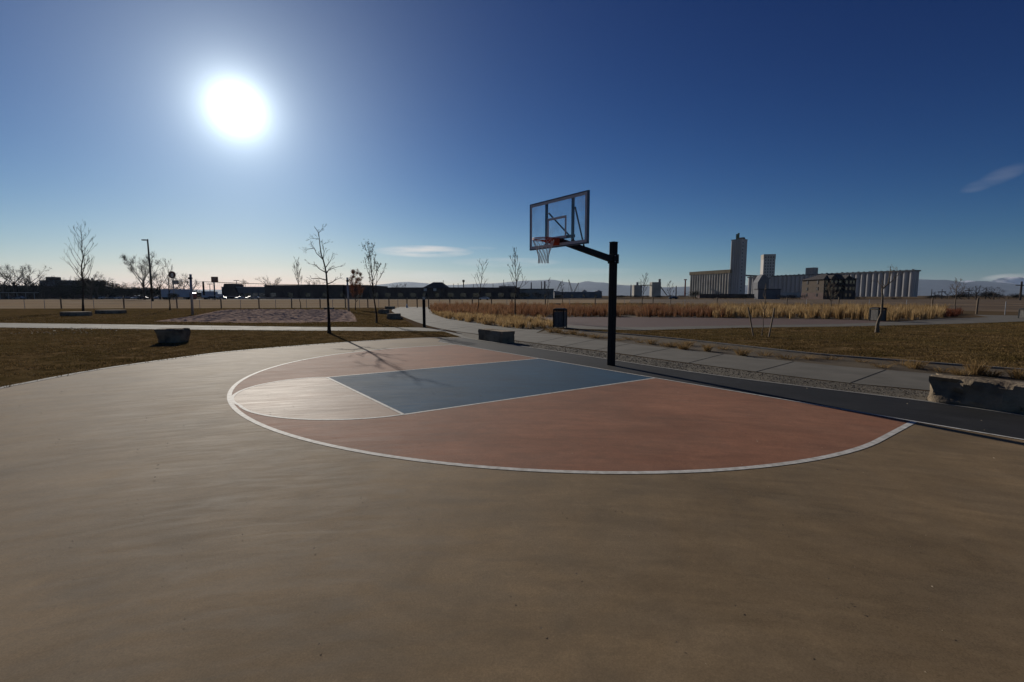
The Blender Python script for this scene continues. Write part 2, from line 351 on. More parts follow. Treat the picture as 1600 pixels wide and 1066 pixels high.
# painted zones
R3 = 19.95; CY = 5.45; CX = -.3
def arc3(r, n=72):
    o = [C(CX+r-.15, 0)] + [C(CX+r*math.cos(a), CY + r*math.sin(a)) for a in [math.pi*k/n for k in range(n+1)]] + [C(CX-r, 0)]
    return o
flat('three_point_zone', arc3(R3), .0132, M['salmon'])
def fcirc(r_, k, n=40):
    a = math.pi*k/n; r_ += .10*math.sin(a)**4 + (1.5*-math.cos(a)*math.sin(a)**.6 if k > n/2 and k < n else 0)
    return C(r_*math.cos(a), 19 + r_*math.sin(a))
flat('free_throw_zone', [fcirc(6.0,k) for k in range(41)], .0142, court_mat('mauve_pink_court_paint', (.215,.132,.088), (.18,.118,.085), .715))
flat('key_zone', [C(-6,0),C(6,0),C(6,19),C(-6,19)], .0145, M['blue'])
def strip(name, A, B, z):
    mb = MB(); n = len(A)
    mb.add([(p.x,p.y,z) for p in A] + [(p.x,p.y,z) for p in B], [(i,i+1,n+i+1,n+i) for i in range(n-1)])
    o = mb.build(name, M['line']); o['kind'] = 'structure'; return o
W2 = 1/12.
strip('three_point_line', arc3(R3-.10), arc3(R3+.13), .0160)
strip('free_throw_circle_line', [fcirc(6-W2,k) for k in range(41)], [fcirc(6+W2,k) for k in range(41)], .0168)
for u in (-6, 6): strip('key_line', [C(u-W2,v) for v in (0,6,12,19)], [C(u+W2,v) for v in (0,6,12,19)], .0152 if u<0 else .0154)
strip('free_throw_line', [C(-6,19-W2),C(6,19-W2)], [C(-6,19+W2),C(6,19+W2)], .0176)
strip('baseline', [C(u,-W2) for u in range(-24,46,3)], [C(u,W2) for u in range(-24,46,3)], .0184)

def ribbon(name, line, width, z0, z1, m, side=1, parent=None):   # a low kerb along a line
    mb = MB(); n = len(line); L2 = []
    for i, p in enumerate(line):
        d = (line[min(i+1,n-1)] - line[max(i-1,0)]).normalized(); L2.append(p + Vector((-d.y, d.x, 0))*width*side)
    vs = [(p.x,p.y,z) for z in (z0,z1) for p in line] + [(p.x,p.y,z) for z in (z0,z1) for p in L2]
    fs = []
    for i in range(n-1):
        a, b, c, d = i, n+i, 2*n+i, 3*n+i
        fs += [(b,b+1,d+1,d),(a,a+1,b+1,b),(d,d+1,c+1,c)]
    mb.add(vs, fs + [(0,n,3*n,2*n),(n-1,3*n-1,4*n-1,2*n-1)])
    o = mb.build(name, m, parent)
    if not parent: o['kind'] = 'structure'
    return o
ribbon('court_kerb', court_left, .16, -.05, .017, M['rim_concrete'])
ribbon('court_kerb', court_outer, .10, -.05, .022, M['rim_concrete'])

lawn_near = court_left[:-1] + pts((716,526),(700,520.5),(692,518.2),(650,517.6),(480,517),(320,515.6),(160,514),(0,512),(-300,509)) + [Vector((-130,27,0)), Vector((-130,-30,0)), Vector((-14,-30,0)), Vector((-13,3,0))]
flat('lawn', lawn_near, .004, M['lawn'])
walk_left = pts((-300,502),(0,505),(160,507),(320,509),(480,511.3),(655,512.2),(690,515),(716,522),(740,531),(722,528),(700,520.5),(692,518.2),(650,517.6),(480,517),(320,515.6),(160,514),(0,512),(-300,509)) + [Vector((-130,27.2,0)), Vector((-130,31.4,0))]
lawn_far_poly = pts((-300,502),(0,505),(160,507),(320,509),(480,511.3),(652,512.2),(640,505),(626,496),(612,491),(598,486),(594,482),(600,480.5),(560,480.8),(400,481.5),(200,482),(0,482.2),(-300,482.6)) + [Vector((-150,64,0)), Vector((-150,31.6,0))]
flat('far_lawn', lawn_far_poly, .004, M['lawn'])
# pavement: one polygon for the broad path and the walk that follows the court
path_poly = smooth_line(pts((2000,655),(1600,627),(1444,610),(1280,594),(1040,563),(948,550),(810,533),(770,526),(735,521),(700,516),(672,510),(650,503),(632,496),(616,489),(612,485),(618,481.5),(626,480)),3) + \
    smooth_line(pts((668,480),(670,484),(672,489),(684,494),(700,498),(740,504.5),(800,513),(850,514.5)),3) + \
    smooth_line(pts((838,520.5),(948,533),(1040,544),(1280,569.6),(1384,578.6),(1445,583.8),(1600,597.5),(2000,628)),3)
flat('path', path_poly, .010, M['concrete'])
flat('left_walk', walk_left, .012, M['concrete'])
# joints across the walk
jm = M['tyre']
jb = MB()
for (a, b) in [((1384,578.6),(1329,599)),((1240,565.9),(1180,582)),((1130,554),(1075,568)),((1046,545),(990,556)),((985,537.5),(930,547.5)),((930,531),(880,541.5)),((885,526),(840,536)),((712,500),(660,506)),((695,496.5),(640,500)),((760,507.5),(700,515)),((830,514.5),(760,524)),((1530,591.5),(1500,616)),((160,507),(158,514)),((330,509),(332,515.6)),((470,511.2),(474,517)),((602,512),(600,517.4))]:
    jb.bar(g(*a)+Vector((0,0,.0125)), g(*b)+Vector((0,0,.0125)), .018, .002)
jb.v = [(x,y,z+.002) for x,y,z in jb.v]
tag(jb.build('path_joints', M['tyre']), kind='structure')
gravel_poly = court_outer[1:] + pts((2000,657),(1600,628.5),(1444,611.5),(1280,595),(1040,564),(948,551),(810,533.8),(770,527),(735,521.5),(712,518.5),(716,523))
flat('gravel_strip', gravel_poly, .004, M['gravel'])
# planting strip and right lawn
edge_line = smooth_line(pts((905,517.5),(950,521),(1010,526),(1080,533),(1160,542),(1240,551),(1290,556),(1404,565),(1600,580),(2000,612)))
strip_poly = edge_line + pts((2000,630),(1600,598.5),(1445,584.5),(1384,579.2),(1280,570.2),(1040,544.5),(948,533.4),(838,520.8),(850,517),(870,514))
flat('planting_strip', strip_poly, .004, M['dirt'])
ribbon('bed_edging', edge_line, .09, -.02, .05, M['rim_concrete'])
lawn_right = edge_line + pts((2000,510),(1600,503),(1470,507.5),(1320,511),(1180,512.5),(1000,517),(930,515.5))
flat('right_lawn', lawn_right, .005, M['lawn'])
pad = smooth_line(pts((838,495.5),(1000,496),(1150,497.2),(1320,499.8),(1400,503)),3) + smooth_line(pts((1400,505),(1320,506.2),(1150,508.8),(1000,511.5),(930,510.5),(880,508),(858,501)),3)
flat('second_court', pad, .008, M['mauve'])
padwalk = pts((850,513.5),(858,506),(880,508.2),(930,510.7),(1000,511.7),(1150,509),(1320,506.4),(1400,503),(1470,498.2),(1545,496),(1520,492.2),(1600,493.4),(2000,494),(2000,509),(1600,502.6),(1470,507),(1320,510.5),(1180,512),(1000,516.5),(930,515),(870,513.4))
flat('pad_walk', padwalk, .012, M['concrete'])
flat('field', pts((-900,483.2),(0,482.4),(400,481.6),(700,480.6),(900,480.4),(980,479)) + [Vector((60,215,0)),Vector((-420,215,0))], .006, M['field'])
flat('brown_field', [g(980,479)] + pts((1500,486),(2400,500)) + [Vector((330,235,0)),Vector((60,235,0))], .008, M['brown_field'])
flat('parking_lot', [Vector(p) for p in ((-420,216,0),(62,216,0),(62,262,0),(-420,262,0))], .006, M['asphalt'])
flat('bed_soil', pts((670,484),(672,489),(684,494),(700,498),(740,504.5),(800,513),(862,513.6),(868,507),(850,500),(838,495),(1150,496.8),(1400,501.5),(1490,496),(1480,484),(1100,478),(700,476.5)), .0065, M['dirt'])

# volleyball sand: a raked, footprinted, raised surface
sp = pts((238,503),(300,494),(345,485),(420,484),(546,484.5),(556,494),(560,503),(480,504.5),(360,504.5))
def inpoly(x, y, P):
    c = False; n = len(P)
    for i in range(n):
        a = P[i]; b = P[i-1]
        if (a[1] > y) != (b[1] > y) and x < (b[0]-a[0])*(y-a[1])/(b[1]-a[1]) + a[0]: c = not c
    return c
mb = MB(); st = .16; x0 = min(p.x for p in sp); x1 = max(p.x for p in sp); y0 = min(p.y for p in sp); y1 = max(p.y for p in sp)
idx = {}; nx = int((x1-x0)/st)+2; ny = int((y1-y0)/st)+2
def smin(x, y):                            # distance to the border of the pit
    d = 99
    for i in range(len(sp)):
        a = sp[i]; b = sp[i-1]; e = b-a; t = max(0, min(1, ((x-a.x)*e.x+(y-a.y)*e.y)/e.length_squared)); d = min(d, math.hypot(x-a.x-e.x*t, y-a.y-e.y*t))
    return d
for j in range(ny):
    for i in range(nx):
        x = x0+i*st; y = y0+j*st
        if inpoly(x, y, sp):
            k = min(1, smin(x, y)/.7)
            z = .012 + k*(.03 + .07*noise.noise(Vector((x*1.3,y*1.3,0))) + .11*abs(noise.noise(Vector((x*2.6,y*2.6,5)))) )
            idx[(i,j)] = len(mb.v); mb.v.append((x,y,max(z,.010)))
for (i,j) in list(idx):
    if (i+1,j) in idx and (i,j+1) in idx and (i+1,j+1) in idx: mb.f.append((idx[(i,j)],idx[(i+1,j)],idx[(i+1,j+1)],idx[(i,j+1)]))
tag(mb.build('sand', M['sand'], smooth=False), kind='structure')

# ------------------------------------------------------------------ grass as stuff
def blades(mb, x, y, h, n, spread, wd, z=0.0, lean=.5, rng=R_):
    for _ in range(n):
        a = rng.random()*2*math.pi; r = rng.random()*spread*.35
        bx = x + math.cos(a)*r; by = y + math.sin(a)*r
        hh = h*(.6+.5*rng.random()); l = spread*(.25+.75*rng.random())*lean
        a2 = a + rng.uniform(-.5,.5); dx = math.cos(a2)*l; dy = math.sin(a2)*l
        f = rng.random()*math.pi; wx = math.cos(f)*wd; wy = math.sin(f)*wd
        mb.add([(bx-wx,by-wy,z),(bx+wx,by+wy,z),(bx+dx*.35+wx*.9,by+dy*.35+wy*.9,z+hh*.62),(bx+dx*.35-wx*.9,by+dy*.35-wy*.9,z+hh*.62),(bx+dx,by+dy,z+hh)],
               [(0,1,2,3),(3,2,4)])
def bed(name, poly, spacing, h, n, spread, wd, m, label, cat):
    mb = MB(); xs = [p.x for p in poly]; ys = [p.y for p in poly]; y = min(ys)
    while y < max(ys):
        x = min(xs)
        while x < max(xs):
            X = x + R_.uniform(-.4,.4)*spacing; Y = y + R_.uniform(-.4,.4)*spacing
            q_ = noise.noise(Vector((X*.45, Y*.45, 3)))
            if inpoly(X, Y, poly) and q_ > -.42: blades(mb, X, Y, h*R_.uniform(.6,1.2)*(1+.6*q_), int(n*R_.uniform(.5,1.2)), spread*R_.uniform(.8,1.5), wd)
            x += spacing
        y += spacing
    return tag(mb.build(name, m), label, cat, kind='stuff')
red_poly = smooth_line(pts((672,487.5),(690,492.5),(730,494),(780,496.5),(840,495.2),(1000,495.6),(1140,496.6)),3) + pts((1130,489),(1000,485),(850,484),(760,482),(680,481.5))
bed('russet_grass', red_poly, .62, .80, 44, .42, .010, M['redgrass'], 'russet ornamental grass filling the bed behind the path and litter bin', 'grass')
gold_poly = smooth_line(pts((674,489.5),(684,494.5),(700,498.6),(740,505),(800,513.2),(846,513.8),(862,512)),3) + pts((866,508.5),(850,503.5),(820,500.5),(780,498.5),(730,496),(695,493.5))
bed('golden_grass', gold_poly, .50, .46, 60, .34, .008, M['goldgrass'], 'low golden grass in scalloped clumps along the broad path', 'grass')
gold2_poly = smooth_line(pts((1110,496.5),(1200,497.6),(1320,499.6),(1400,501),(1470,497.5)),3) + pts((1476,491),(1400,490),(1250,487.5),(1110,486.5))
bed('tall_golden_grass', gold2_poly, .78, .92, 56, .42, .011, M['goldgrass'], 'tall golden grass row behind the second court pad and its bin', 'grass')
dark_poly = pts((1466,497),(1502,495),(1500,490),(1470,489))
bed('maroon_grass', dark_poly, .6, .6, 40, .4, .012, mat('maroon_grass', (.12,.035,.02), (.16,.06,.03), 1, .9, island=.3, transl=.3), 'dark maroon grass at the right end of the golden row', 'grass')
weeds = smooth_line(pts((700,481),(900,482.5),(1100,483.5),(1300,484.5),(1480,486)),3) + pts((1480,480),(1300,478),(1000,476.5),(700,477.5))
bed('dry_weeds', weeds, 1.5, .6, 22, .7, .014, M['strawgrass'], 'dry straw weeds along the wire fence behind the grass beds', 'weeds')

def turf(name, poly, count, hmin, hmax, wd, label, near=None, bias=0):
    mb = MB(); xs = [p.x for p in poly]; ys = [p.y for p in poly]; c = 0; tries = 0
    while c < count and tries < count*12:
        tries += 1
        x = R_.uniform(max(min(xs),-45), min(max(xs),45)); y = R_.uniform(min(ys), max(ys))
        if abs(x) > y*1.18+1: continue
        if R_.random() > min(1, (bias/y)**2 if bias else 1): continue
        if not inpoly(x, y, poly): continue
        nn = noise.noise(Vector((x*.6,y*1.6,2)))
        if R_.random() > .55 + nn: continue
        c += 1; h = R_.uniform(hmin,hmax)*(1+nn*.8); a = R_.random()*6.28; l = R_.uniform(.3,1.2)*h; f = R_.random()*3.14
        wx, wy = math.cos(f)*wd, math.sin(f)*wd
        mb.add([(x-wx,y-wy,0),(x+wx,y+wy,0),(x+math.cos(a)*l,y+math.sin(a)*l,h)], [(0,1,2)])
    return tag(mb.build(name, M['turf_blade']), label, 'grass', kind='stuff')
turf('turf_grass', lawn_near, 60000, .025, .06, .012, 'short dormant brown turf between the left walk and the court', bias=16)
turf('turf_grass', lawn_far_poly, 30000, .03, .07, .02, 'short dormant turf between the left walk and the wire fence', bias=26)
turf('turf_grass', lawn_right, 65000, .025, .06, .014, 'short dormant brown turf on the right beyond the edging', bias=14)

# ragged fringe of turf over the kerb of the court
# fallen leaves
mb = MB()
for _ in range(170):
    px = R_.gauss(110, 50); py = R_.uniform(513.5, 524)
    if px < 2 or px > 330: continue
    p = g(px, py); a = R_.random()*6.28; r = R_.uniform(.02,.06)
    vs = [(p.x+math.cos(a+k*1.57)*r*(1 if k%2 else .5), p.y+math.sin(a+k*1.57)*r*(1 if k%2 else .5), .05+R_.uniform(-.015,.03)) for k in range(4)]
    mb.add(vs, [(0,1,2,3)])
tag(mb.build('leaf_litter', M['leafbit']), 'pale fallen leaves scattered on the near lawn below the walk', 'leaves', kind='stuff')
# grit on the court
mb = MB()
for _ in range(260):
    y = R_.uniform(1.2, 9); x = R_.uniform(-1.1,1.1)*y; r = R_.uniform(.001,.0028) * (1+y*.10); 
    if not inpoly(x, y, court_poly): continue
    a = R_.random()*6.28; k = R_.uniform(1, 4)
    mb.add([(x-r*k*math.cos(a),y-r*k*math.sin(a),.03),(x+r*.6*math.sin(a),y-r*.6*math.cos(a),.0302),(x+r*k*math.cos(a),y+r*k*math.sin(a),.03),(x,y,.032+r)], [(0,1,3),(1,2,3),(0,3,2)])
tag(mb.build('court_grit', M['leafbit']), 'tiny bits of grit and leaf lying on the tan court', 'grit', kind='stuff')
# stones of the gravel strip
mb = MB()
gpoly = gravel_poly
for _ in range(60000):
    if len(mb.f) > 36000: break
    t = R_.random(); px = R_.uniform(740, 1620); 
    y = R_.uniform(4.5, 19); x = R_.uniform(-2.5, 9)
    if not inpoly(x, y, gpoly): continue
    r = R_.uniform(.006,.02); z = .004
    c0 = [(x+r*math.cos(k*2.09+t*6)*R_.uniform(.7,1.2), y+r*math.sin(k*2.09+t*6)*R_.uniform(.7,1.2), z) for k in range(3)]
    mb.add(c0+[(x,y,z+r*R_.uniform(.5,1.1))], [(0,1,3),(1,2,3),(2,0,3)])
tag(mb.build('gravel', mat('gravel_stones', (.17,.145,.11), (.08,.065,.048), 5, .9, island=.5)), 'loose gravel between the court border and the concrete walk', 'gravel', kind='stuff')

# low tufts of the planting strip, countable
def tuft_mesh(seed, h, n, sp_, wd):
    r = random.Random(seed); mb = MB(); blades(mb, 0, 0, h, n, sp_, wd, rng=r, lean=1.0); return mb
TUFT = [tuft_mesh(s, (.22,.15,.28,.12,.19)[s], (120,80,150,60,100)[s], (.34,.45,.30,.40,.5)[s], .004) for s in range(5)]
tm = []
for k, t in enumerate(TUFT):
    me = bpy.data.meshes.new('grass_tuft'); me.from_pydata(t.v, [], t.f); me.materials.append(M['strawgrass']); tm.append(me)
tufts = []; ORD = ['first','second','third','fourth','fifth','sixth','seventh','eighth','ninth','tenth','eleventh','twelfth','thirteenth','fourteenth','fifteenth','sixteenth','seventeenth','eighteenth']
for (px, py) in [(862,519.5),(872,520.5),(884,522),(896,523),(908,524.5),(918,526),(930,528),(942,529),(968,532),(985,531),(1000,535.5),(1018,538),(1036,541),(1050,542),(1068,546),(1075,540)]:
    tufts.append((px, py, 1.0, 'row'))
for (px, py, s) in [(1105,549,.8),(1130,546,.8),(1160,556,.9),(1195,556,.8),(1230,561,.9),(1262,561,.85),(1296,562,1.0),(1345,566,.75),(1376,574,.95),(1412,571,1.25),(1430,576,1.0),(1470,582,1.0),(1500,586,.9),(1526,586,1.1),(1549,588,.85),(1592,592,.9),(1625,596,.9),(1660,600,.9)]:
    tufts.append((px, py, s, 'loose'))
for i, (px, py, s, kd) in enumerate(tufts):
    o = bpy.data.objects.new('grass_tuft', tm[(i*7+i//3)%5]); col.objects.link(o); p = g(px, py); o.location = (p.x,p.y,0)
    o.scale = (s*R_.uniform(1.2,2.0),s*R_.uniform(1.0,1.4),s*R_.uniform(.8,1.3)); o.rotation_euler = (0,0,i*1.7)
    od = ORD[i if kd == 'row' else i-16]
    tag(o, 'straw tuft in the tight row along the walk, %s from its left end' % od if kd=='row' else 'loose straw tuft between walk and edging, right of the hoop pole, %s from the left' % od, 'grass tuft', 'straw tufts in the tight row by the hoop pole' if kd=='row' else 'loose straw tufts right of the hoop pole')

# ------------------------------------------------------------------ basketball hoop
ud = (C(1,0) - C(-1,0)).normalized()                    # along the baseline
bL = at(828, 354, 10.88); bR = at(920.5, 338, 9.36)
bc = Vector(((bL.x+bR.x)/2, (bL.y+bR.y)/2, 0)); bu = Vector((bR.x-bL.x, bR.y-bL.y, 0)).normalized(); bn = Vector((bu.y, -bu.x, 0))   # bn: towards the court
if bn.dot(C(0,10)-C(0,0)) < 0: bn = -bn
pole = g(954.8, 571.5); PT = rise(958, 378.5, pole)
hoop = empty('basketball_hoop', (pole.x, pole.y, .012), 'black pole basketball hoop with clear backboard, orange rim and white net', 'basketball hoop')
o0 = Vector((pole.x, pole.y, .012))
def hp(mb, name, m, parent=None, **k):
    par = parent or hoop
    o = mb.build(name, m, None, **k); o.data.transform(Matrix.Translation(-o0)); o.parent = par; return o
pn = (bc - Vector((pole.x,pole.y,0))).normalized(); pu = Vector((-pn.y, pn.x, 0))
bevel(hp(MB().obox(Vector((pole.x,pole.y,0)), bn, bu, .077, .077, .0125, PT-.012), 'pole', M['blackmetal']), .012)
hp(MB().obox(Vector((pole.x,pole.y,0)), bn, bu, .081, .081, PT-.0115, PT+.006), 'pole_cap', M['blackmetal'])
# clamp
za = rise(958, 399, pole); zb = rise(958, 412, pole)
cl = hp(MB().obox(Vector((pole.x,pole.y,0)), bn, bu, .10, .10, zb, za+.02), 'clamp', M['blackmetal']); bevel(cl, .006)
for z in (zb+.04, za-.02):
    for s in (-1, 1):
        c = Vector((pole.x,pole.y,z)); hp(MB().bar(c - bn*.135 + bu*s*.06, c - bn*.10 + bu*s*.06, .02), 'clamp_bolt', M['greymetal'], cl)
        hp(MB().bar(c + bu*(.10) + bn*s*.06, c + bu*.13 + bn*s*.06, .02), 'clamp_bolt', M['greymetal'], cl)
# arm: pole -> board back
zt = 2.895; back = bc - bn*.09
A0 = Vector((pole.x,pole.y,0)) + pn*.10; A1 = back + (Vector((pole.x,pole.y,0))-back).normalized()*.02
mb = MB(); zA = (za+zb)/2
for (h0,h1) in ((.075,.055),):
    vs = [A0 + pu*s*.055 + Vector((0,0,zA+t*h0)) for s,t in ((-1,-1),(1,-1),(1,1),(-1,1))] + [A1 + pu*s*.05 + Vector((0,0,2.98+t*h1)) for s,t in ((-1,-1),(1,-1),(1,1),(-1,1))]
    mb.add(vs, [(0,1,2,3),(7,6,5,4),(0,4,5,1),(1,5,6,2),(2,6,7,3),(3,7,4,0)])
bevel(hp(mb, 'arm', M['blackmetal']), .006)
# backboard
bw = .925; z0 = zt; z1 = 3.93
def bp_(u, z, n=0): return bc + bu*u + bn*n + Vector((0,0,z-.05))
board = hp(MB().add([bp_(u,z,n) for n in (.0,.012) for u,z in ((-bw+.02,z0+.02),(bw-.02,z0+.02),(bw-.02,z1-.02),(-bw+.02,z1-.02))],
      [(0,1,2,3),(7,6,5,4),(0,4,5,1),(1,5,6,2),(2,6,7,3),(3,7,4,0)]), 'backboard', M['clear'])
def frame(u0,u1,za_,zb_,t,n0,n1):
    mb = MB()
    for (a,b,c,d) in ((u0,u1,za_,za_+t),(u0,u1,zb_-t,zb_),(u0,u0+t,za_+t,zb_-t),(u1-t,u1,za_+t,zb_-t)):
        mb.add([bp_(u,z,n) for n in (n0,n1) for u,z in ((a,c),(b,c),(b,d),(a,d))], [(0,3,2,1),(4,5,6,7),(0,1,5,4),(1,2,6,5),(2,3,7,6),(3,0,4,7)])
    return mb
hp(frame(-bw+.012,bw-.012,z0+.012,z1-.012,.07,.0145,.0165), 'border', M['boardwhite'], board)
hp(frame(-bw,bw,z0,z1,.026,-.028,.02), 'board_frame', mat('aluminium_frame', (.12,.13,.15), (.09,.1,.12), 20, .4, metal=.5), board)
hp(frame(-.305,.305,3.07,3.53,.05,.0145,.0165), 'target_square', M['boardwhite'], board)
for s in (-1, 1):
    r = hp(MB().bar(bp_(s*.42,z0+.0265,-.058), bp_(s*.42,z1-.0265,-.058), .045, .05, up=bu), 'mounting_rail', M['blackmetal'])
    top = bp_(s*.42+.03, 3.68, -.09); q = back + (Vector((pole.x,pole.y,0))-back).normalized()*.85 + Vector((0,0,2.98+(zA-2.98)*.42+.06))
    hp(MB().tube([top, q + pu*.06*s], .018, 8), 'brace', M['blackmetal'])
hp(MB().bar(bp_(-.45,3.10,-.075), bp_(.45,3.10,-.075), .05, .06), 'cross_rail', M['blackmetal'])
# rim
rc = bp_(0, 3.05, .15+.2286)
rim = empty('rim', (0,0,0), None, None); rim.parent = hoop
mb = MB(); n = 36
ring = [rc + (bu*math.cos(2*math.pi*k/n) + bn*math.sin(2*math.pi*k/n))*.2286 for k in range(n+1)]
mb.tube(ring, .0095, 8, False)
ring2 = [p + Vector((0,0,-.024)) for p in ring]; mb.tube(ring2, .008, 8, False)
bpy.data.objects.remove(rim); rim = hp(mb, 'rim', M['orange'], smooth=True)
mb = MB()
mb.add([bp_(u,z,n_) for n_ in (.018,.026) for u,z in ((-.10,2.93),(.10,2.93),(.10,3.09),(-.10,3.09))], [(0,3,2,1),(4,5,6,7),(0,1,5,4),(1,2,6,5),(2,3,7,6),(3,0,4,7)])
# ribbed housing and side gussets
mb.add([bp_(-.085,3.062,.026),bp_(.085,3.062,.026),bp_(.06,3.062,.17),bp_(-.06,3.062,.17),bp_(-.085,2.95,.026),bp_(.085,2.95,.026),bp_(.06,3.015,.165),bp_(-.06,3.015,.165)],
       [(0,1,2,3),(7,6,5,4),(0,4,5,1),(1,5,6,2),(2,6,7,3),(3,7,4,0)])
for s in (-1,1):
    mb.add([bp_(s*.10,3.05,.027), bp_(s*.10,2.96,.027), bp_(s*.20,3.045,.30), bp_(s*.20,3.035,.30)], [(0,1,2),(1,3,2)])
    mb.bar(bp_(s*.09,3.06,.03), bp_(s*.205,3.052,.28), .012); mb.bar(bp_(s*.09,2.96,.03), bp_(s*.205,3.03,.28), .012)
for k in range(5): mb.bar(bp_(-.10+k*.05,3.07,.022), bp_(-.18+k*.09,3.058,.185-.02*abs(k-2)), .012)
hp(mb, 'rim_bracket', M['orange'], rim)
# net
mb = MB(); NN = 12; lev = [0,.07,.14,.22,.30,.38,.45]; rr = [.228,.205,.175,.145,.12,.105,.112]
def npt(i, k): a = 2*math.pi*(k + .5*(i%2))/NN; return rc + (bu*math.cos(a)+bn*math.sin(a))*rr[i] + Vector((0,0,-.03-lev[i]))
for i in range(len(lev)-1):
    for k in range(NN):
        a = npt(i,k); 
        for dk in ((0,-1) if i%2==0 else (0,1)): mb.tube([a, npt(i+1,k+dk)], .0042, 4, False)
for k in range(NN): mb.tube([npt(6,k), npt(6,k)+Vector((0,0,-.03))], .007, 4, True)
hp(mb, 'net', M['net'])

# ------------------------------------------------------------------ stone blocks
def stone_block(base, L_, W_, H_, rz, label, rough=.05, seed=1, round_=.05, taper=0.0, group=None, m=None):
    bm = bmesh.new(); nL = max(8, int(L_/.09)); nW = max(5, int(W_/.09)); nH = max(6, int(H_/.07))
    def grid(fn, a, b):
        vs = [[bm.verts.new(fn(i/a, j/b)) for j in range(b+1)] for i in range(a+1)]
        for i in range(a):
            for j in range(b): bm.faces.new((vs[i][j],vs[i+1][j],vs[i+1][j+1],vs[i][j+1]))
    grid(lambda a,b: (a*L_,b*W_,H_), nL, nW); grid(lambda a,b: (a*L_,b*W_,-.03), nL, nW)
    grid(lambda a,b: (a*L_,0,-.03+b*(H_+.03)), nL, nH); grid(lambda a,b: (a*L_,W_,-.03+b*(H_+.03)), nL, nH)
    grid(lambda a,b: (0,a*W_,-.03+b*(H_+.03)), nW, nH); grid(lambda a,b: (L_,a*W_,-.03+b*(H_+.03)), nW, nH)
    bmesh.ops.remove_doubles(bm, verts=bm.verts, dist=.001)
    cx, cy = L_/2, W_/2
    for v in bm.verts:
        x, y, z = v.co; q = Vector((x*2.2+seed*7, y*2.2, z*3))
        d = noise.noise(q)*rough + noise.noise(q*3.1)*rough*.6 + noise.noise(q*7)*rough*.35
        ex = max(0, min(1, 1-min(x, L_-x)/.12)); ey = max(0, min(1, 1-min(y, W_-y)/.12)); ez = max(0, min(1, 1-(H_-z)/.12))
        ns_ = Vector(((-1 if x < cx else 1)*(1 if ex > .99 else 0), (-1 if y < cy else 1)*(1 if ey > .99 else 0), 0))
        v.co += ns_*d
        if ez > .99: v.co.z += d*.18
        k = (ex>.9)*(ez>.9) + (ey>.9)*(ez>.9) + (ex>.9)*(ey>.9)
        if k: v.co += (Vector((cx,cy,H_*.4))-v.co).normalized()*round_*(.5+.8*abs(noise.noise(q*2)))
        v.co.x = cx + (v.co.x-cx)*(1-taper*(1-z/H_)); v.co.y = cy + (v.co.y-cy)*(1-taper*(1-z/H_))
    bmesh.ops.recalc_face_normals(bm, faces=bm.faces)
    me = bpy.data.meshes.new('stone_block'); bm.to_mesh(me); bm.free(); me.materials.append(m or M['stone'])
    for p in me.polygons: p.use_smooth = True
    o = bpy.data.objects.new('stone_block', me); col.objects.link(o); o.location = (base.x,base.y,0); o.rotation_euler = (0,0,rz)
    try: o.modifiers.new('w', 'EDGE_SPLIT').split_angle = rad(35)
    except Exception: pass
    return tag(o, label, 'stone block', group)
a = g(1445,627.5); b = g(1600,649.5); d = (b-a).normalized()
stone_block(a, 2.3, .46, .455, math.atan2(d.y,d.x), 'large rough pale stone block at the right edge, nearest of all', .11, 3, .075)
a = g(785,537); b = g(747,531); d = (b-a).normalized()
stone_block(b, (b-a).length, .58, .45, math.atan2(-d.y,-d.x), 'long grey stone block between the court border and path', .03, 5, .02)
a = g(242,536.5)
stone_block(a, .92, .80, .54, rad(8), 'chunky boulder block with pale flat top on the near left lawn', .06, 9, .06, .14)
a = g(604,499); stone_block(a, .86, .75, .44, rad(-12), 'stone block beside the broad path, nearest of the path trio', .04, 12, .04)
a = g(591,490.5); stone_block(a, .85, .9, .42, rad(-5), 'stone block beside the broad path, middle of the path trio', .04, 13, .04)
a = g(601,483); stone_block(a, 1.25, .8, .36, rad(3), 'low stone block at the far end of the path trio', .03, 14, .03)
a = g(625,498.5); stone_block(a, .22, .2, .14, .3, 'small dark rock beside the nearest path block', .03, 21, .03)
a = g(505.5,483.6); stone_block(a, 1.15, .8, .24, rad(2), 'low pale stone slab behind the sand, right of centre', .03, 15, .03, .1)
def disc_stone(c, rx, ry, h, label, seed):
    mb = MB(); n = 26; P = [(c.x+rx*math.cos(2*math.pi*k/n)*(1+.05*math.sin(3*k+seed)), c.y+ry*math.sin(2*math.pi*k/n)*(1+.05*math.cos(2*k+seed))) for k in range(n)]
    mb.prism(P, -.02, h); o = mb.build('stone_slab', M['stone'], None, loc=(c.x,c.y,0)); bevel(o, .03, 3); return tag(o, label, 'stone slab')
disc_stone(g(119.5,493.5), 1.25, .75, .36, 'flat rounded stone slab below the tall slender tree', 1)
disc_stone(g(173.5,490.0), 1.45, .8, .36, 'flat rounded stone slab right of the tall slender tree', 4)

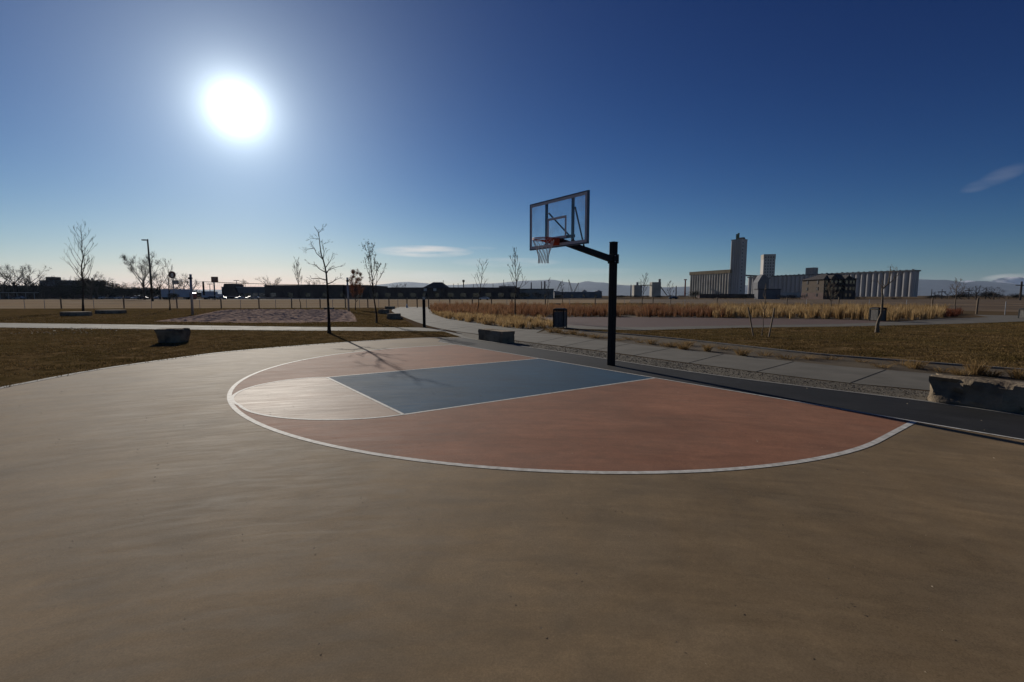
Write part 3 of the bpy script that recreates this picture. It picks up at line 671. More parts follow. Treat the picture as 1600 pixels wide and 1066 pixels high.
# ------------------------------------------------------------------ trees
def grow(mb, p, d, L_, r, lvl, rng, up=.12, nseg=5, spread=45, twigs=4, rmin=.006, sides=5, leaf=None):
    P = [p.copy()]; RR = [r]; dd = d.copy()
    for i in range(nseg):
        dd = (dd + Vector((rng.uniform(-1,1),rng.uniform(-1,1),rng.uniform(-1,1)))*.14 + Vector((0,0,up))).normalized()
        P.append(P[-1] + dd*L_/nseg); RR.append(max(rmin, r*(1-(i+1)/nseg*.75)))
    mb.tube(P, RR, sides if lvl > 0 else 3, False)
    if leaf is not None and lvl <= 1:
        for q in P[1:]:
            for _ in range(3):
                c = q + Vector((rng.gauss(0,1),rng.gauss(0,1),rng.gauss(0,1)))*.09; e1 = Vector((rng.gauss(0,1),rng.gauss(0,1),rng.gauss(0,1))).normalized()*.045; e2 = e1.orthogonal().normalized()*.03
                leaf.add([c-e1,c+e2,c+e1,c-e2],[(0,1,2,3)])
    if lvl <= 0: return
    for k in range(twigs):
        t = rng.uniform(.25,.95); i = min(nseg-1, int(t*nseg)); q = P[i].lerp(P[i+1], t*nseg-i)
        base = (P[i+1]-P[i]).normalized(); ax = base.orthogonal().normalized(); ax.rotate(Matrix.Rotation(rng.random()*6.28, 3, base))
        nd = base.copy(); nd.rotate(Matrix.Rotation(rad(spread*rng.uniform(.6,1.2)), 3, ax))
        grow(mb, q, nd, L_*rng.uniform(.38,.62)*(1.15-t*.5), RR[i]*.6, lvl-1, rng, up, 4, spread, max(2,twigs-1), rmin, sides, leaf)
def young_tree(name, base, top_px, label, seed, trunk=None, spread=42, first=.35, nb=11, lvl=2, r=.045, blen=.33, up=.14, m='bark', leaf=False, group=None, branches=None, rmin=.006, twigs=4):
    rng = random.Random(seed); H_ = rise(top_px[0], top_px[1], base) if top_px else 4
    root = empty(name, base, label, 'tree', group)
    tp = ray(*top_px) * (base.y/ray(*top_px).y) if top_px else Vector((0,0,0))
    tx = (tp.x - base.x) if top_px else 0
    if trunk: P = [Vector(((at(x,y,base.y)).x-base.x, 0, max(0,at(x,y,base.y).z))) for x,y in trunk]; P[0].z = 0
    else:
        n = 9; P = [Vector((tx*(k/n) + (rng.uniform(-1,1)*.025*H_*.5 if 0<k<n else 0), rng.uniform(-.03,.03)*H_*.3, H_*k/n)) for k in range(n+1)]; P[0] = Vector((0,0,0))
    P[0].y = 0
    H_ = P[-1].z; RR = [r*(1-.86*(p.z/H_)) for p in P]; RR[0] *= 1.35
    tb = MB(); tb.tube([P[0]-Vector((0,0,.05))]+P, [RR[0]]+RR, 8); tb.build('trunk', M[m], root, smooth=True)
    cb_ = MB(); lf = MB() if leaf else None
    def onp(t):
        z = t*H_
        for i in range(len(P)-1):
            if P[i+1].z >= z: return P[i].lerp(P[i+1], (z-P[i].z)/max(1e-6,P[i+1].z-P[i].z)), RR[i]
        return P[-1], RR[-1]
    if branches:
        for br in branches:
            Q = [Vector((at(x,y,base.y).x-base.x, (k*.12*rng.choice((-1,1))), at(x,y,base.y).z)) for k,(x,y) in enumerate(br)]; Q[0].y = 0
            r0 = onp(Q[0].z/H_)[1]*.6; cb_.tube(Q, [max(rmin, r0*(1-.8*k/(len(Q)-1))) for k in range(len(Q))], 5, False)
            for k in range(len(Q)-1):
                for _ in range(3):
                    q = Q[k].lerp(Q[k+1], rng.random()); d_ = (Q[k+1]-Q[k]).normalized(); ax = Vector((rng.gauss(0,1),rng.gauss(0,1),rng.gauss(0,1))).normalized()
                    d_.rotate(Matrix.Rotation(rad(rng.uniform(25,55)), 3, ax)); grow(cb_, q, d_, rng.uniform(.15,.42), r0*.3, 1, rng, .05, 4, 40, 2, rmin, 2)
    for k in range(nb):
        t = first + (1-first)*(k+rng.random()*.6)/nb*.95; p, rr_ = onp(t); a = k*2.4 + rng.uniform(-.5,.5); el_ = rad(90-spread*rng.uniform(.8,1.2))
        d_ = Vector((math.cos(a)*math.cos(el_), math.sin(a)*math.cos(el_), math.sin(el_)))
        grow(cb_, p, d_, H_*blen*(1.1-t*.75), rr_*.62, lvl, rng, up, 5, spread*.85, twigs, rmin, 4, lf)
    cb_.build('crown', M[m], root, smooth=True)
    if leaf: lf.f = lf.f if leaf is True else lf.f[::5]
    if leaf: lf.build('leaves', M['redleaf'] if leaf is True else M['evergreen'], root)
    return root
def c2(x, y): return (240+x*.2, 340+y*.2)
def c6(x, y): return (1280+x*.2, 400+y*.2)
young_tree('young_tree', g(514.4,520.8), c2(1255,70), 'bare young tree on the near lawn casting its shadow on the court', 3, r=.075,
    trunk=[c2(1372,905),c2(1370,800),c2(1365,700),c2(1358,560),c2(1350,450),c2(1340,390),c2(1325,330),c2(1310,290),c2(1300,220),c2(1290,120),c2(1255,70)],
    branches=[[c2(1345,430),c2(1300,400),c2(1250,370),c2(1180,355)],[c2(1347,430),c2(1380,410),c2(1430,395),c2(1475,365)],[c2(1325,330),c2(1280,280),c2(1240,235),c2(1200,195)],
              [c2(1325,325),c2(1340,270),c2(1338,215),c2(1355,180)],[c2(1352,490),c2(1300,475),c2(1250,480),c2(1205,470)],[c2(1355,520),c2(1390,505),c2(1430,490),c2(1455,465)],[c2(1295,170),c2(1270,165),c2(1245,168)],
              [c2(1290,120),c2(1298,100),c2(1303,78)],[c2(1245,240),c2(1210,250),c2(1170,262)],[c2(1345,390),c2(1365,350),c2(1385,300)]], nb=3, first=.5, lvl=0, blen=.12, rmin=.005)
young_tree('young_tree', g(588.5,505), (577,386), 'bare upright young tree left of the path blocks', 8, spread=26, nb=15, first=.3, blen=.40, r=.06, leaf='sparse', rmin=.008, twigs=2)
young_tree('young_tree', g(555.5,484.5), (556,427), 'small russet leaved tree right of the sand', 9, spread=42, nb=18, first=.2, blen=.40, r=.06, leaf=True, rmin=.01, twigs=4)
young_tree('young_tree', g(130,486), (127,356), 'tall slender bare tree behind the leftmost stone slab', 10, spread=40, nb=20, first=.26, blen=.36, r=.10, rmin=.010, up=.18, lvl=2, twigs=3)
young_tree('young_tree', g(265.5,484.8), (262,410), 'bare young tree in front of the pale trailer', 11, spread=42, nb=13, first=.35, blen=.42, r=.07, rmin=.010, twigs=3)
young_tree('young_tree', g(470,482.5), (462.5,409), 'faint bare young tree behind the middle of the sand', 12, spread=24, nb=14, first=.38, blen=.36, r=.05, rmin=.010)
young_tree('young_tree', g(744.6,492.5), (756,408), 'bare young tree in the russet grass, left of the pair', 14, spread=42, nb=9, first=.40, blen=.38, r=.055, rmin=.010, lvl=1)
young_tree('young_tree', g(806,499), (805.6,393), 'bare young tree in the russet grass, right of the pair', 15, spread=42, nb=13, first=.38, blen=.36, r=.06, rmin=.010, lvl=2, twigs=2)
young_tree('young_tree', g(855.6,482), (857.5,436), 'bare sapling behind the slatted bin', 16, spread=30, nb=9, first=.4, blen=.3, r=.05, rmin=.012, lvl=1)
young_tree('young_tree', g(879.5,478.5), (878,440), 'thin bare sapling near the cranes, left of the hoop pole', 17, spread=36, nb=12, first=.35, blen=.3, r=.06, rmin=.014, lvl=1)
young_tree('young_tree', g(1002.5,482), (1008,430), 'bare sapling between the hoop pole and the small silo pair', 18, spread=38, nb=12, first=.4, blen=.4, r=.06, rmin=.013, lvl=1)
young_tree('young_tree', g(1048.6,482), (1046,441), 'bare sapling just left of the tall stack', 19, spread=42, nb=9, first=.4, blen=.4, r=.05, rmin=.013, lvl=1)
st_tree = young_tree('young_tree', g(1190.2,525.5), (1197,446), 'very thin staked sapling standing between two wooden stakes', 20, spread=24, nb=8, first=.45, blen=.24, r=.022, rmin=.006, lvl=1, m='palebark')
young_tree('young_tree', g(1299,486), (1296,440), 'bare tree in front of the dark apartment block', 21, spread=46, nb=16, first=.3, blen=.45, r=.07, rmin=.012, lvl=2, m='palebark', twigs=3)
young_tree('young_tree', g(1370.4,520), c6(555,80), 'crooked pale trunked tree beside the right bin', 22, r=.075, m='palebark',
    trunk=[c6(452,600),c6(455,540),c6(465,500),c6(488,450),c6(492,380),c6(496,310),c6(488,265),c6(512,245),c6(540,215),c6(550,160),c6(557,80)],
    branches=[[c6(530,230),c6(560,190),c6(590,140),c6(640,90)],[c6(492,290),c6(480,240),c6(478,190)]], nb=4, first=.6, lvl=1, blen=.18, rmin=.006)
young_tree('young_tree', g(1491.5,487), (1496,440), 'bare spreading sapling right of the golden grass row', 23, spread=52, nb=13, first=.42, blen=.5, r=.07, rmin=.010, lvl=2, m='palebark', twigs=3)

for i, (bx, tx_) in enumerate((((1177.5,525.5),(1169,480)),((1201,527),(1210.5,481.5)))):
    b_ = g(*bx); t_ = at(tx_[0], tx_[1], b_.y)
    o = MB().tube([b_-Vector((0,0,.05)), t_], [.035,.032], 7).build('tree_stake', M['wood'], None, loc=tuple(b_))
    tag(o, ('wooden stake leaning left of the thin sapling','wooden stake leaning right of the thin sapling')[i], 'stake', 'stakes of the thin sapling')

# ------------------------------------------------------------------ fence
fence = empty('wire_fence', g(300,482), 'post and wire fence along the far edge of the park', 'fence'); fo = fence.location.copy()
posts = [(-60,482.8,0),(39,482.4,0),(70,482.3,0),(96,482.3,1),(147,482.2,0),(194,482.1,1),(237,482,0),(277,481.9,1),(312.5,481.8,0),(346,481.8,1),(376,481.7,0),(405,481.6,1),(431,481.6,0),(456,481.5,1),(479,481.4,0),(500.5,481.4,1),(520,481.3,0),(540,481.2,1),(562,481.2,0),(575,481.1,1),(592,481.1,0),(608,481,1),(622,481,0),(636,481,1),(652,481,1),(670,480.9,1),(687,480.9,0),(703,480.8,1),(722,480.8,0),(738,480.7,1),(768,480.6,1),(792,480.5,0),(800,480.5,1),(825,480.4,0),(852,480.2,1),(890,480.1,0),(930,480,1),(975,480,0),(1020,480,1),(1070,480,0),(1120,480,1),(1164,480,0),(1229,480.5,1),(1260,481,0),(1310,481.5,1),(1358,482,0),(1416,483,0),(1456,484.5,1),(1525.5,491,1),(1570,492,0),(1680,497,1)]
tops = []
for (x, y, k) in posts:
    p = g(x, y) - fo; h = 1.55 if k else 1.25; r = .085 if k else .03
    MB().tube([p+Vector((0,0,-.05)), p+Vector((R_.uniform(-.03,.03),0,h))], r, 7).build('post', M['wood'] if k else M['greymetal'], fence); tops.append(p)
mb = MB()
for a, b in zip(tops[:-1], tops[1:]):
    for z in (.3,.65,1.0,1.2): mb.bar(a+Vector((0,0,z)), b+Vector((0,0,z)), .007)
mb.build('wires', mat('rusty_wire', (.07,.055,.045), (.05,.04,.03), 5, .9), fence)

# ------------------------------------------------------------------ volleyball net
pa = g(301,492); pb = g(545,487)
vn = empty('volleyball_net', pa, 'volleyball net strung between two grey posts over the sand', 'volleyball net'); Z = Vector((0,0,1))
for p, px, py in ((pa,297.6,429),(pb,542.5,434)):
    t = at(px, py, p.y); MB().tube([p-pa-Z*.05, t-pa], [.11,.10], 10).build('post', M['greymetal'], vn, smooth=True)
    MB().tube([t-pa, t-pa+Z*.02], .115, 10).build('post_cap', M['greymetal'], vn)
    q = p-pa; MB().obox(q+Vector((0,0,0)), Vector((1,0,0)), Vector((0,1,0)), .13, .13, t.z-.45, t.z-.28).build('winch', M['blackmetal'], vn)
def lerpn(t, z): p = (pa.lerp(pb, t))-pa; return Vector((p.x,p.y,z))
nl = (313-299)/(544-299.); ta, tb_ = .068, .968; zt0, zb0, zt1, zb1 = rise(313,439.5,pa), rise(312,460,pa), rise(535,445.5,pb), rise(536,467,pb)
nt_ = lambda t: zt0+(zt1-zt0)*t - .10*math.sin(math.pi*t); nbz = lambda t: zb0+(zb1-zb0)*t - .14*math.sin(math.pi*t)
mb = MB(); SG = 20
for k in range(SG):
    t0 = ta+(tb_-ta)*k/SG; t1 = ta+(tb_-ta)*(k+1)/SG
    mb.bar(lerpn(t0,nt_(t0)), lerpn(t1,nt_(t1)), .014, .05)
mb.build('top_tape', M['blackmetal'], vn)
mb = MB()
for k in range(SG):
    t0 = ta+(tb_-ta)*k/SG; t1 = ta+(tb_-ta)*(k+1)/SG
    mb.bar(lerpn(t0,nbz(t0)), lerpn(t1,nbz(t1)), .014, .05)
mb.build('bottom_tape', M['greymetal'], vn)
for t in (ta, tb_): MB().bar(lerpn(t,nbz(t)-.03), lerpn(t,nt_(t)+.03), .16, .05, up=Vector((0,1,0))).build('side_tape', M['blackmetal'], vn)
mb = MB()
for k in range(1,90): t = ta+(tb_-ta)*k/90; mb.bar(lerpn(t,nbz(t)), lerpn(t,nt_(t)), .005)
for j in range(1,9):
    for k in range(SG):
        t0 = ta+(tb_-ta)*k/SG; t1 = ta+(tb_-ta)*(k+1)/SG; f = j/9
        mb.bar(lerpn(t0,nbz(t0)+(nt_(t0)-nbz(t0))*f), lerpn(t1,nbz(t1)+(nt_(t1)-nbz(t1))*f), .004)
mb.build('mesh', M['blackmetal'], vn)
for t0, t1 in ((0.0,ta),(tb_,1.0)):
    for f_ in (nt_, nbz): MB().bar(lerpn(t0,f_(t0)), lerpn(t1,f_(t1)), .018).build('tie_rope', M['greymetal'], vn)

# ------------------------------------------------------------------ bollard light, bins, cone
p = g(663,511.5); hb = rise(662, 464, p)
bo = empty('bollard_light', p, 'tall dark light bollard at the fork of the path', 'bollard')
bevel(MB().box(-.075,.075,-.075,.075,0,hb-.14).build('column', M['blackmetal'], bo), .01)
MB().box(-.055,.055,-.055,.055,hb-.14,hb-.05).build('lens', mat('frosted_lens', (.6,.6,.58), (.5,.5,.48), 5, .4), bo)
MB().box(-.09,.09,-.09,.09,hb-.05,hb).build('cap', M['greymetal'], bo)
MB().box(-.12,.12,-.12,.12,0,.02).build('base_plate', M['blackmetal'], bo)
def litter_bin(p, wd, h, rz, label):
    b_ = empty('litter_bin', p, label, 'litter bin', 'slatted park bins', rz); hw = wd/2
    MB().prism([(hw*.9*math.cos(k*math.pi/4+.39), hw*.9*math.sin(k*math.pi/4+.39)) for k in range(8)], .05, h-.2).build('liner', M['tyre'], b_)
    mb = MB(); n = 6
    for s in (-1,1):
        for k in range(n):
            u = -hw + (k+.5)*wd/n
            mb.box(u-wd/n*.38,u+wd/n*.38, s*hw-.015,s*hw+.015, .06,h-.19); mb.box(s*hw-.015,s*hw+.015, u-wd/n*.38,u+wd/n*.38, .062,h-.192)
    mb.build('slats', mat('grey_slats', (.16,.15,.14), (.10,.095,.09), 6, .7), b_)
    for x in (-1,1):
        for y in (-1,1): MB().box(x*hw-.028+x*.01,x*hw+.028+x*.01,y*hw-.028+y*.01,y*hw+.028+y*.01,0,h-.16).build('corner_post', M['blackmetal'], b_)
    lid = MB().add([(x*(hw+.04),y*(hw+.04),h-.16) for x,y in ((-1,-1),(1,-1),(1,1),(-1,1))] + [(x*(hw+.04),y*(hw+.04),h-.05) for x,y in ((-1,-1),(1,-1),(1,1),(-1,1))] + [(x*hw*.7,y*hw*.7,h) for x,y in ((-1,-1),(1,-1),(1,1),(-1,1))],
        [(0,3,2,1),(0,1,5,4),(1,2,6,5),(2,3,7,6),(3,0,4,7),(4,5,9,8),(5,6,10,9),(6,7,11,10),(7,4,8,11),(8,9,10,11)])
    bevel(lid.build('lid', M['blackmetal'], b_), .012); return b_
p = g(875,512.5); litter_bin(p, .56, rise(875,481.5,p), rad(-24), 'slatted litter bin left of the hoop pole, beside the path fork')
p = g(1370.5,501.8); litter_bin(p, .62, rise(1370,480.3,p), rad(10), 'slatted litter bin behind the crooked pale tree')
p = g(1604,497.8); litter_bin(p, .60, rise(1604,483.5,p)+.1, rad(0), 'litter bin cut by the right edge of the photo')
p = g(635.8,481.2); MB_ = MB().tube([p, p+Z*.35, p+Z*.62], [.16,.14,.05], 10)
tag(MB_.build('utility_marker', M['white'], None, loc=tuple(p)), 'small white utility marker beside the far end of the path', 'marker')

# ------------------------------------------------------------------ street lamp and far signs
p = g(238.6,470.8); t = at(230.5,374,p.y)
la = empty('street_lamp', p, 'tall dark street lamp leaning slightly beside the big bare tree', 'street lamp')
d = t-p; MB().tube([Vector((0,0,-.1)), d], [.34,.2], 10).build('pole', M['blackmetal'], la, smooth=True)
MB().tube([d-Vector((0,0,.35)), d+Vector((-1.1,0,-.15))], .10, 8).build('arm', M['blackmetal'], la)
MB().box(d.x-1.7,d.x-.4,d.y-.35,d.y+.35,d.z-.40,d.z-.08).build('lamp_head', M['blackmetal'], la)
p = g(336,468.5); r_ = empty('billboard', p, 'square brown sign on a pole behind the volleyball net', 'sign')
a = at(330.3,432.6,p.y)-p; b = at(340.5,441.6,p.y)-p
MB().tube([Vector((0,0,0)),Vector((0,0,b.z))], .28, 8).build('pole', M['blackmetal'], r_)
MB().box(a.x,b.x,-.3,.3,b.z,a.z).build('panel', M['signbrown'], r_)
mb = MB(); 
for k in range(3):
    zz = b.z + (a.z-b.z)*(.25+.25*k); mb.box(a.x+.5,b.x-.5-(k==1)*.6,-.34,-.31,zz-.16,zz+.16)
mb.build('panel_stripes', mat('faded_sign_stripe', (.24,.15,.11), None, 1, .7), r_)
p = g(269.5,468.3); r_ = empty('roadside_sign', p, 'round roadside sign with a square board, above the pale trailer', 'sign')
c = at(269.8,429.6,p.y)-p; R1 = 1.55
def disc(cx_, cz, rx, rz_, y0_, y1_, n=22): 
    return MB().add([(cx_+rx*math.cos(2*math.pi*k/n), y, cz+rz_*math.sin(2*math.pi*k/n)) for y in (y0_,y1_) for k in range(n)], [tuple(range(n)),tuple(range(n,2*n))[::-1]]+[(k,n+k,n+(k+1)%n,(k+1)%n) for k in range(n)])
MB().tube([Vector((c.x,0,0)),Vector((c.x,0,c.z))], .22, 8).build('pole', M['greymetal'], r_)
disc(c.x,c.z,R1,R1*1.05,-.5,-.25).build('round_face', M['signbrown'], r_)
disc(c.x+.1,c.z-.1,R1*.42,R1*.62,-.54,-.51).build('emblem', M['signlight'], r_)
a = at(270,438.2,p.y)-p; b = at(280,444.3,p.y)-p; MB().box(a.x,b.x,-.5,-.2,b.z,a.z).build('square_board', M['wallgrey'], r_)
mb = MB(); mb.box(a.x+.3,b.x-.3,-.53,-.505,b.z+.5*(a.z-b.z),b.z+.62*(a.z-b.z)); mb.box(a.x+.3,b.x-.3,-.53,-.505,b.z+.2*(a.z-b.z),b.z+.32*(a.z-b.z)); mb.build('board_stripes', M['signlight'], r_)

# ------------------------------------------------------------------ vehicles
def make_car(label, m, group='cars parked beyond the field'):
    c = empty('parked_car', (0,0,0), label, 'car', group)
    prof = [(-2.2,.35),(-2.25,.75),(-1.6,.92),(-.95,.98),(-.35,1.42),(1.0,1.45),(1.65,1.0),(2.2,.9),(2.25,.4)]
    def loft(pr, hw0, hw1, zm=.95):
        n = len(pr); vs = []
        for s in (-1,1): vs += [(x, s*(hw0 if z <= zm else hw1), z) for x,z in pr]
        return MB().add(vs, [tuple(range(n)), tuple(range(n,2*n))[::-1]] + [(i,n+i,n+(i+1)%n,(i+1)%n) for i in range(n)])
    bevel(loft(prof, .88, .70).build('body', m, c), .05)
    for s_ in (-1,1): MB().add([(-.88,s_*.80,1.0),(-.38,s_*.735,1.36),(.98,s_*.735,1.38),(1.5,s_*.80,1.02)], [(0,1,2,3)]).build('side_window', M['glassdark'], c)
    MB().add([(-.99,.76,1.0),(-.99,-.76,1.0),(-.43,-.66,1.40),(-.43,.66,1.40)],[(0,1,2,3)]).build('windscreen', M['glassdark'], c)
    for x in (-1.4,1.4):
        for s in (-1,1): MB().tube([(x,s*.72,.33),(x,s*.92,.33)], .33, 14).build('wheel', M['tyre'], c)
    for s in (-1,1): MB().box(-2.27,-2.19,s*.62-.15,s*.62+.15,.62,.74).build('headlight', M['signlight'], c)
    return c
first = {}
def car(px, Y, kind, rz, label):
    if kind not in first: c = make_car(label, M[kind]); first[kind] = c
    else: c = copy_tree(first[kind]); c['label'] = label
    p = at(px, 466, Y); c.location = (p.x, Y, .01); c.rotation_euler = (0,0,rz); return c
car(30,222,'carsilver',.15,'silver car with bright glare at the far left of the lot')
car(12,236,'cardark',0,'dark car at the left photo edge, behind the silver glaring one')
WORDS = ['first','second','third','fourth','fifth','sixth']
for i, x in enumerate((160,173,186,199,212)): car(x, 240+2*(i%2), ('carwhite','carsilver')[i%2], rad(88), ('white','silver')[i%2]+' car in the row left of the street lamp, %s from the left' % WORDS[i])
car(223,222,'cardark',.1,'dark car parked just left of the street lamp foot')
car(244,238,'carwhite',rad(85),'white car just right of the street lamp foot')
car(330,224,'cardark',0,'dark car below the square brown sign, left of the pair')
car(346,220,'carsilver',.1,'silver car below the square brown sign, right of the pair')
car(374,236,'carwhite',rad(80),'white car in front of the pale roofed building, left one')
car(399,228,'carsilver',.1,'silver glinting car in front of the pale roofed building, right one')
car(389,240,'cardark',rad(90),'dark car between two pale cars by the pale roofed building')
car(756,190,'carwhite',.0,'white car parked alone before the gabled brick building')
car(1052,230,'cardark',.0,'dark car left of the ochre topped silos')
# trailer and lorry
p = at(252,467.3,225); p.z = 0; q = at(296,467,225); Lt = q.x-p.x
tr = empty('semi_trailer', p, 'long pale blue box trailer with a red cab at its right end', 'trailer')
zt_ = rise(270,452.3,p)
bevel(MB().box(0,Lt,0,2.6,1.0,zt_).build('box', M['trailer'], tr), .15)
MB().box(.1,Lt-.1,.1,2.5,zt_+.002,zt_+.10).build('roof_edge', M['white'], tr)
for x in (1.2,2.5,Lt-1.6): MB().tube([(x,.1,.52),(x,2.5,.52)], .52, 14).build('wheels', M['tyre'], tr)
cabm = MB().add([(Lt+.25,y,z) for y in (.1,2.5) for z in (.6,3.3)]+[(Lt+1.9,y,z) for y in (.1,2.5) for z in (.6,2.9)], [(0,1,5,4),(2,6,7,3),(0,4,6,2),(1,3,7,5),(4,5,7,6),(0,2,3,1)])
cabo = cabm.build('cab', M['cabred'], tr); MB().box(Lt+.7,Lt+1.7,.06,.09,2.0,2.7).build('cab_window', M['glassdark'], cabo)
MB().tube([(Lt+1.2,.1,.5),(Lt+1.2,2.5,.5)], .5, 14).build('wheels', M['tyre'], tr)
p = at(315,467.3,226); p.z = 0; q = at(343,467,226); Lt = q.x-p.x
bt = empty('box_truck', p, 'blue grey box truck behind the left end of the volleyball net', 'truck')
bevel(MB().box(0,Lt-2.2,0,2.5,.9,rise(330,455.2,p)).build('box', M['trailer'], bt), .1)
MB().box(Lt-2.1,Lt,.1,2.4,.6,2.6).build('cab', M['white'], bt)
for x in (1.4,Lt-1.2): MB().tube([(x,.05,.48),(x,2.45,.48)], .48, 14).build('wheels', M['tyre'], bt)
# carport
p = at(-20,467,226); p.z = 0
cp = empty('carport', p, 'long thin pale carport roof at the far left', 'carport'); q = at(49,467,226); Lc = q.x-p.x; zc = rise(20,457,p)
MB().box(0,Lc,0,4,zc-.18,zc).build('roof', M['roofpale'], cp)
for k in range(6): MB().box(k*Lc/5*.98,k*Lc/5*.98+.18,1.8,2.0,0,zc-.182).build('post', M['greymetal'], cp)

# ------------------------------------------------------------------ far buildings
def building(name, x0, x1, ytop, Y, depth, wall, roofm, label, cat='building', flat_roof=True, windows=None, wh=1.4, ww=1.5, zsill=1.0, storeys=1, step=5.0, parapet=.35, doors=0, base_y=466):
    p = at(x0, base_y, Y); q = at(x1, base_y, Y); p = Vector((p.x,Y,0)); Wd = q.x-p.x; H_ = rise((x0+x1)/2, ytop, Vector((0,Y,0)))
    b_ = empty(name, p, label, cat)
    MB().box(0,Wd,0,depth,-.1,H_-parapet).build('wall', wall, b_)
    MB().box(-.25,Wd+.25,-.25,depth+.25,H_-parapet+.003,H_).build('roof', roofm, b_)
    n = min(40, int(Wd/step)); hs_ = (H_-parapet)/storeys
    for s in range(storeys):
        for k in range(n):
            x = (k+.5)*Wd/n; z = s*hs_+zsill
            if z+wh > H_-parapet-.2: continue
            f = MB().box(x-ww/2,x+ww/2,-.06,-.003,z,z+wh).build('window', M['roofdark'], b_)
            MB().box(x-ww/2+.1,x+ww/2-.1,-.075,-.062,z+.1,z+wh-.1).build('pane', M['glassdark'], f)
    return b_, Wd, H_
building('warehouse', -40, 66, 446.5, 262, 30, M['brickdark'], M['roofdark'], 'low dark warehouse behind trees at the far left')
b_, Wd, H_ = building('office_building', 64, 113, 438, 300, 25, M['wallgrey'], mat('blue_grey_roof', (.16,.21,.26), (.12,.16,.2), .3, .6), 'blue grey roofed building behind the left treeline', storeys=2)
bx = (at(66,433,300).x - b_.location.x); MB().box(.3,5.4,4,9,H_+.003,rise(70,432.8,Vector((0,304,0)))).build('roof_plant', M['roofdark'], b_)
b_, Wd, H_ = building('retail_building', 347, 416, 448.2, 266, 30, M['wallgrey'], M['roofpale'], 'glazed retail building with a patchy pale roof', wh=2.2, ww=3.4, step=4.2)
# raised dark sign tower at its left
xx = at(347,450,264).x - b_.location.x
mb = MB(); zt_ = rise(355,443.2,Vector((0,264,0))); mb.add([(-.3,-1,0),(11,-1,0),(7.5,-1,zt_),(2.2,-1,zt_),(-.3,8,0),(11,8,0),(7.5,8,zt_),(2.2,8,zt_)], [(0,1,2,3),(7,6,5,4),(0,4,5,1),(1,5,6,2),(2,6,7,3),(3,7,4,0)]); mb.build('entrance_tower', M['brickdark'], b_)
building('store_building', 414, 576, 445.5, 258, 40, M['brickdark'], M['roofdark'], 'long flat dark brick store behind the sand', step=9, wh=2.4, ww=3)
b_, Wd, H_ = building('strip_mall', 577, 812, 449.2, 250, 32, M['brickdark'], M['roofdark'], 'very long low brick building with a hipped roof in its middle', step=6.5, wh=2.3, ww=3.2)
def hipx(px): return at(px, 449, 250).x - b_.location.x
xa, xb, xc, xd = hipx(662), hipx(675), hipx(688), hipx(699); zp = rise(681,441.3,Vector((0,256,0)))
MB().add([(xa,-3,H_-.3),(xd,-3,H_-.3),(xd,14,H_-.3),(xa,14,H_-.3),(xb,4,zp),(xc,4,zp),(xc,8,zp),(xb,8,zp)], [(0,3,2,1),(0,1,5,4),(1,2,6,5),(2,3,7,6),(3,0,4,7),(4,5,6,7)]).build('hipped_roof', M['roofdark'], b_)
for x in (xa+1.5,xb,xc,xd-1.5): MB().box(x-.35,x+.35,-2.6,-1.9,0,H_-.32).build('pillar', M['brickdark'], b_)
for x in (xa+.6,xb+1.2): MB().box(x,x+1.6,-3.08,-3.03,H_-1.9,H_-.6).build('wall_sign', M['signlight'], b_)
building('annex_building', 812, 865, 451.2, 262, 30, M['wallbeige'], M['roofdark'], 'beige and brown flat block right of the long brick building', step=7)
building('workshop', 866, 940, 456, 330, 40, M['wallgrey'], M['roofpale'], 'distant grey workshop below the two cranes', step=8)
building('shed', 780, 807, 447.0, 300, 20, M['wallbeige'], M['roofpale'], 'pale roofed block peeping over the brick building', step=8)
# grey plant building and apartment block
b_, Wd, H_ = building('plant_building', 1184, 1219, 451.5, 235, 3.5, M['wallgrey'], M['roofdark'], 'plain grey box building in front of the windowed tower', step=30)
building('low_wall_building', 1093, 1182, 459.5, 330, 4, M['brickdark'], M['roofdark'], 'low dark shed row at the foot of the tall tower', step=20)
building('loading_shed', 1219, 1254, 457.0, 420, 4, M['silo'], M['silo'], 'white loading shed at the foot of the silos', step=30)
Ya = 225; p = Vector((at(1286,466,Ya).x,Ya,0)); q = at(1336,466,Ya).x; Wd = q-p.x; Dp = 17.0
ap = empty('apartment_block', p, 'dark three storey apartment block with gabled roofs before the silos', 'building')
zl = rise(1286,436.5,Vector((0,Ya,0)))
MB().box(0,Wd,0,Dp,-.1,zl).build('wall', M['brick'], ap)
MB().box(-.12,Wd+.12,-.12,Dp+.12,-.1,3.2).build('plinth', M['brickdark'], ap)
zr = rise(1300,428.5,Vector((0,Ya+8,0)))
MB().add([(-.9,-.9,zl+.003),(Wd+.9,-.9,zl+.003),(Wd+.9,Dp+.9,zl+.003),(-.9,Dp+.9,zl+.003),(5.5,6,zr),(Wd-4.5,6,zr),(Wd-4.5,Dp-6,zr),(5.5,Dp-6,zr)], [(0,3,2,1),(0,1,5,4),(1,2,6,5),(2,3,7,6),(3,0,4,7),(4,5,6,7)]).build('roof', M['roofdark'], ap)
for gx in (4.2, Wd-4.2): MB().add([(gx-2.6,-.95,zl-.6),(gx+2.6,-.95,zl-.6),(gx,-.95,zl+2.1),(gx-2.6,6,zl-.6),(gx+2.6,6,zl-.6),(gx,6,zl+2.1)],[(0,1,2),(5,4,3),(0,2,5,3),(1,4,5,2)]).build('dormer_gable', M['roofdark'], ap)
for gx in (4.2, Wd-4.2): MB().box(gx-2.1,gx+2.1,-.80,-.003,.0,zl-.62).build('bay', M['brickdark'], ap)
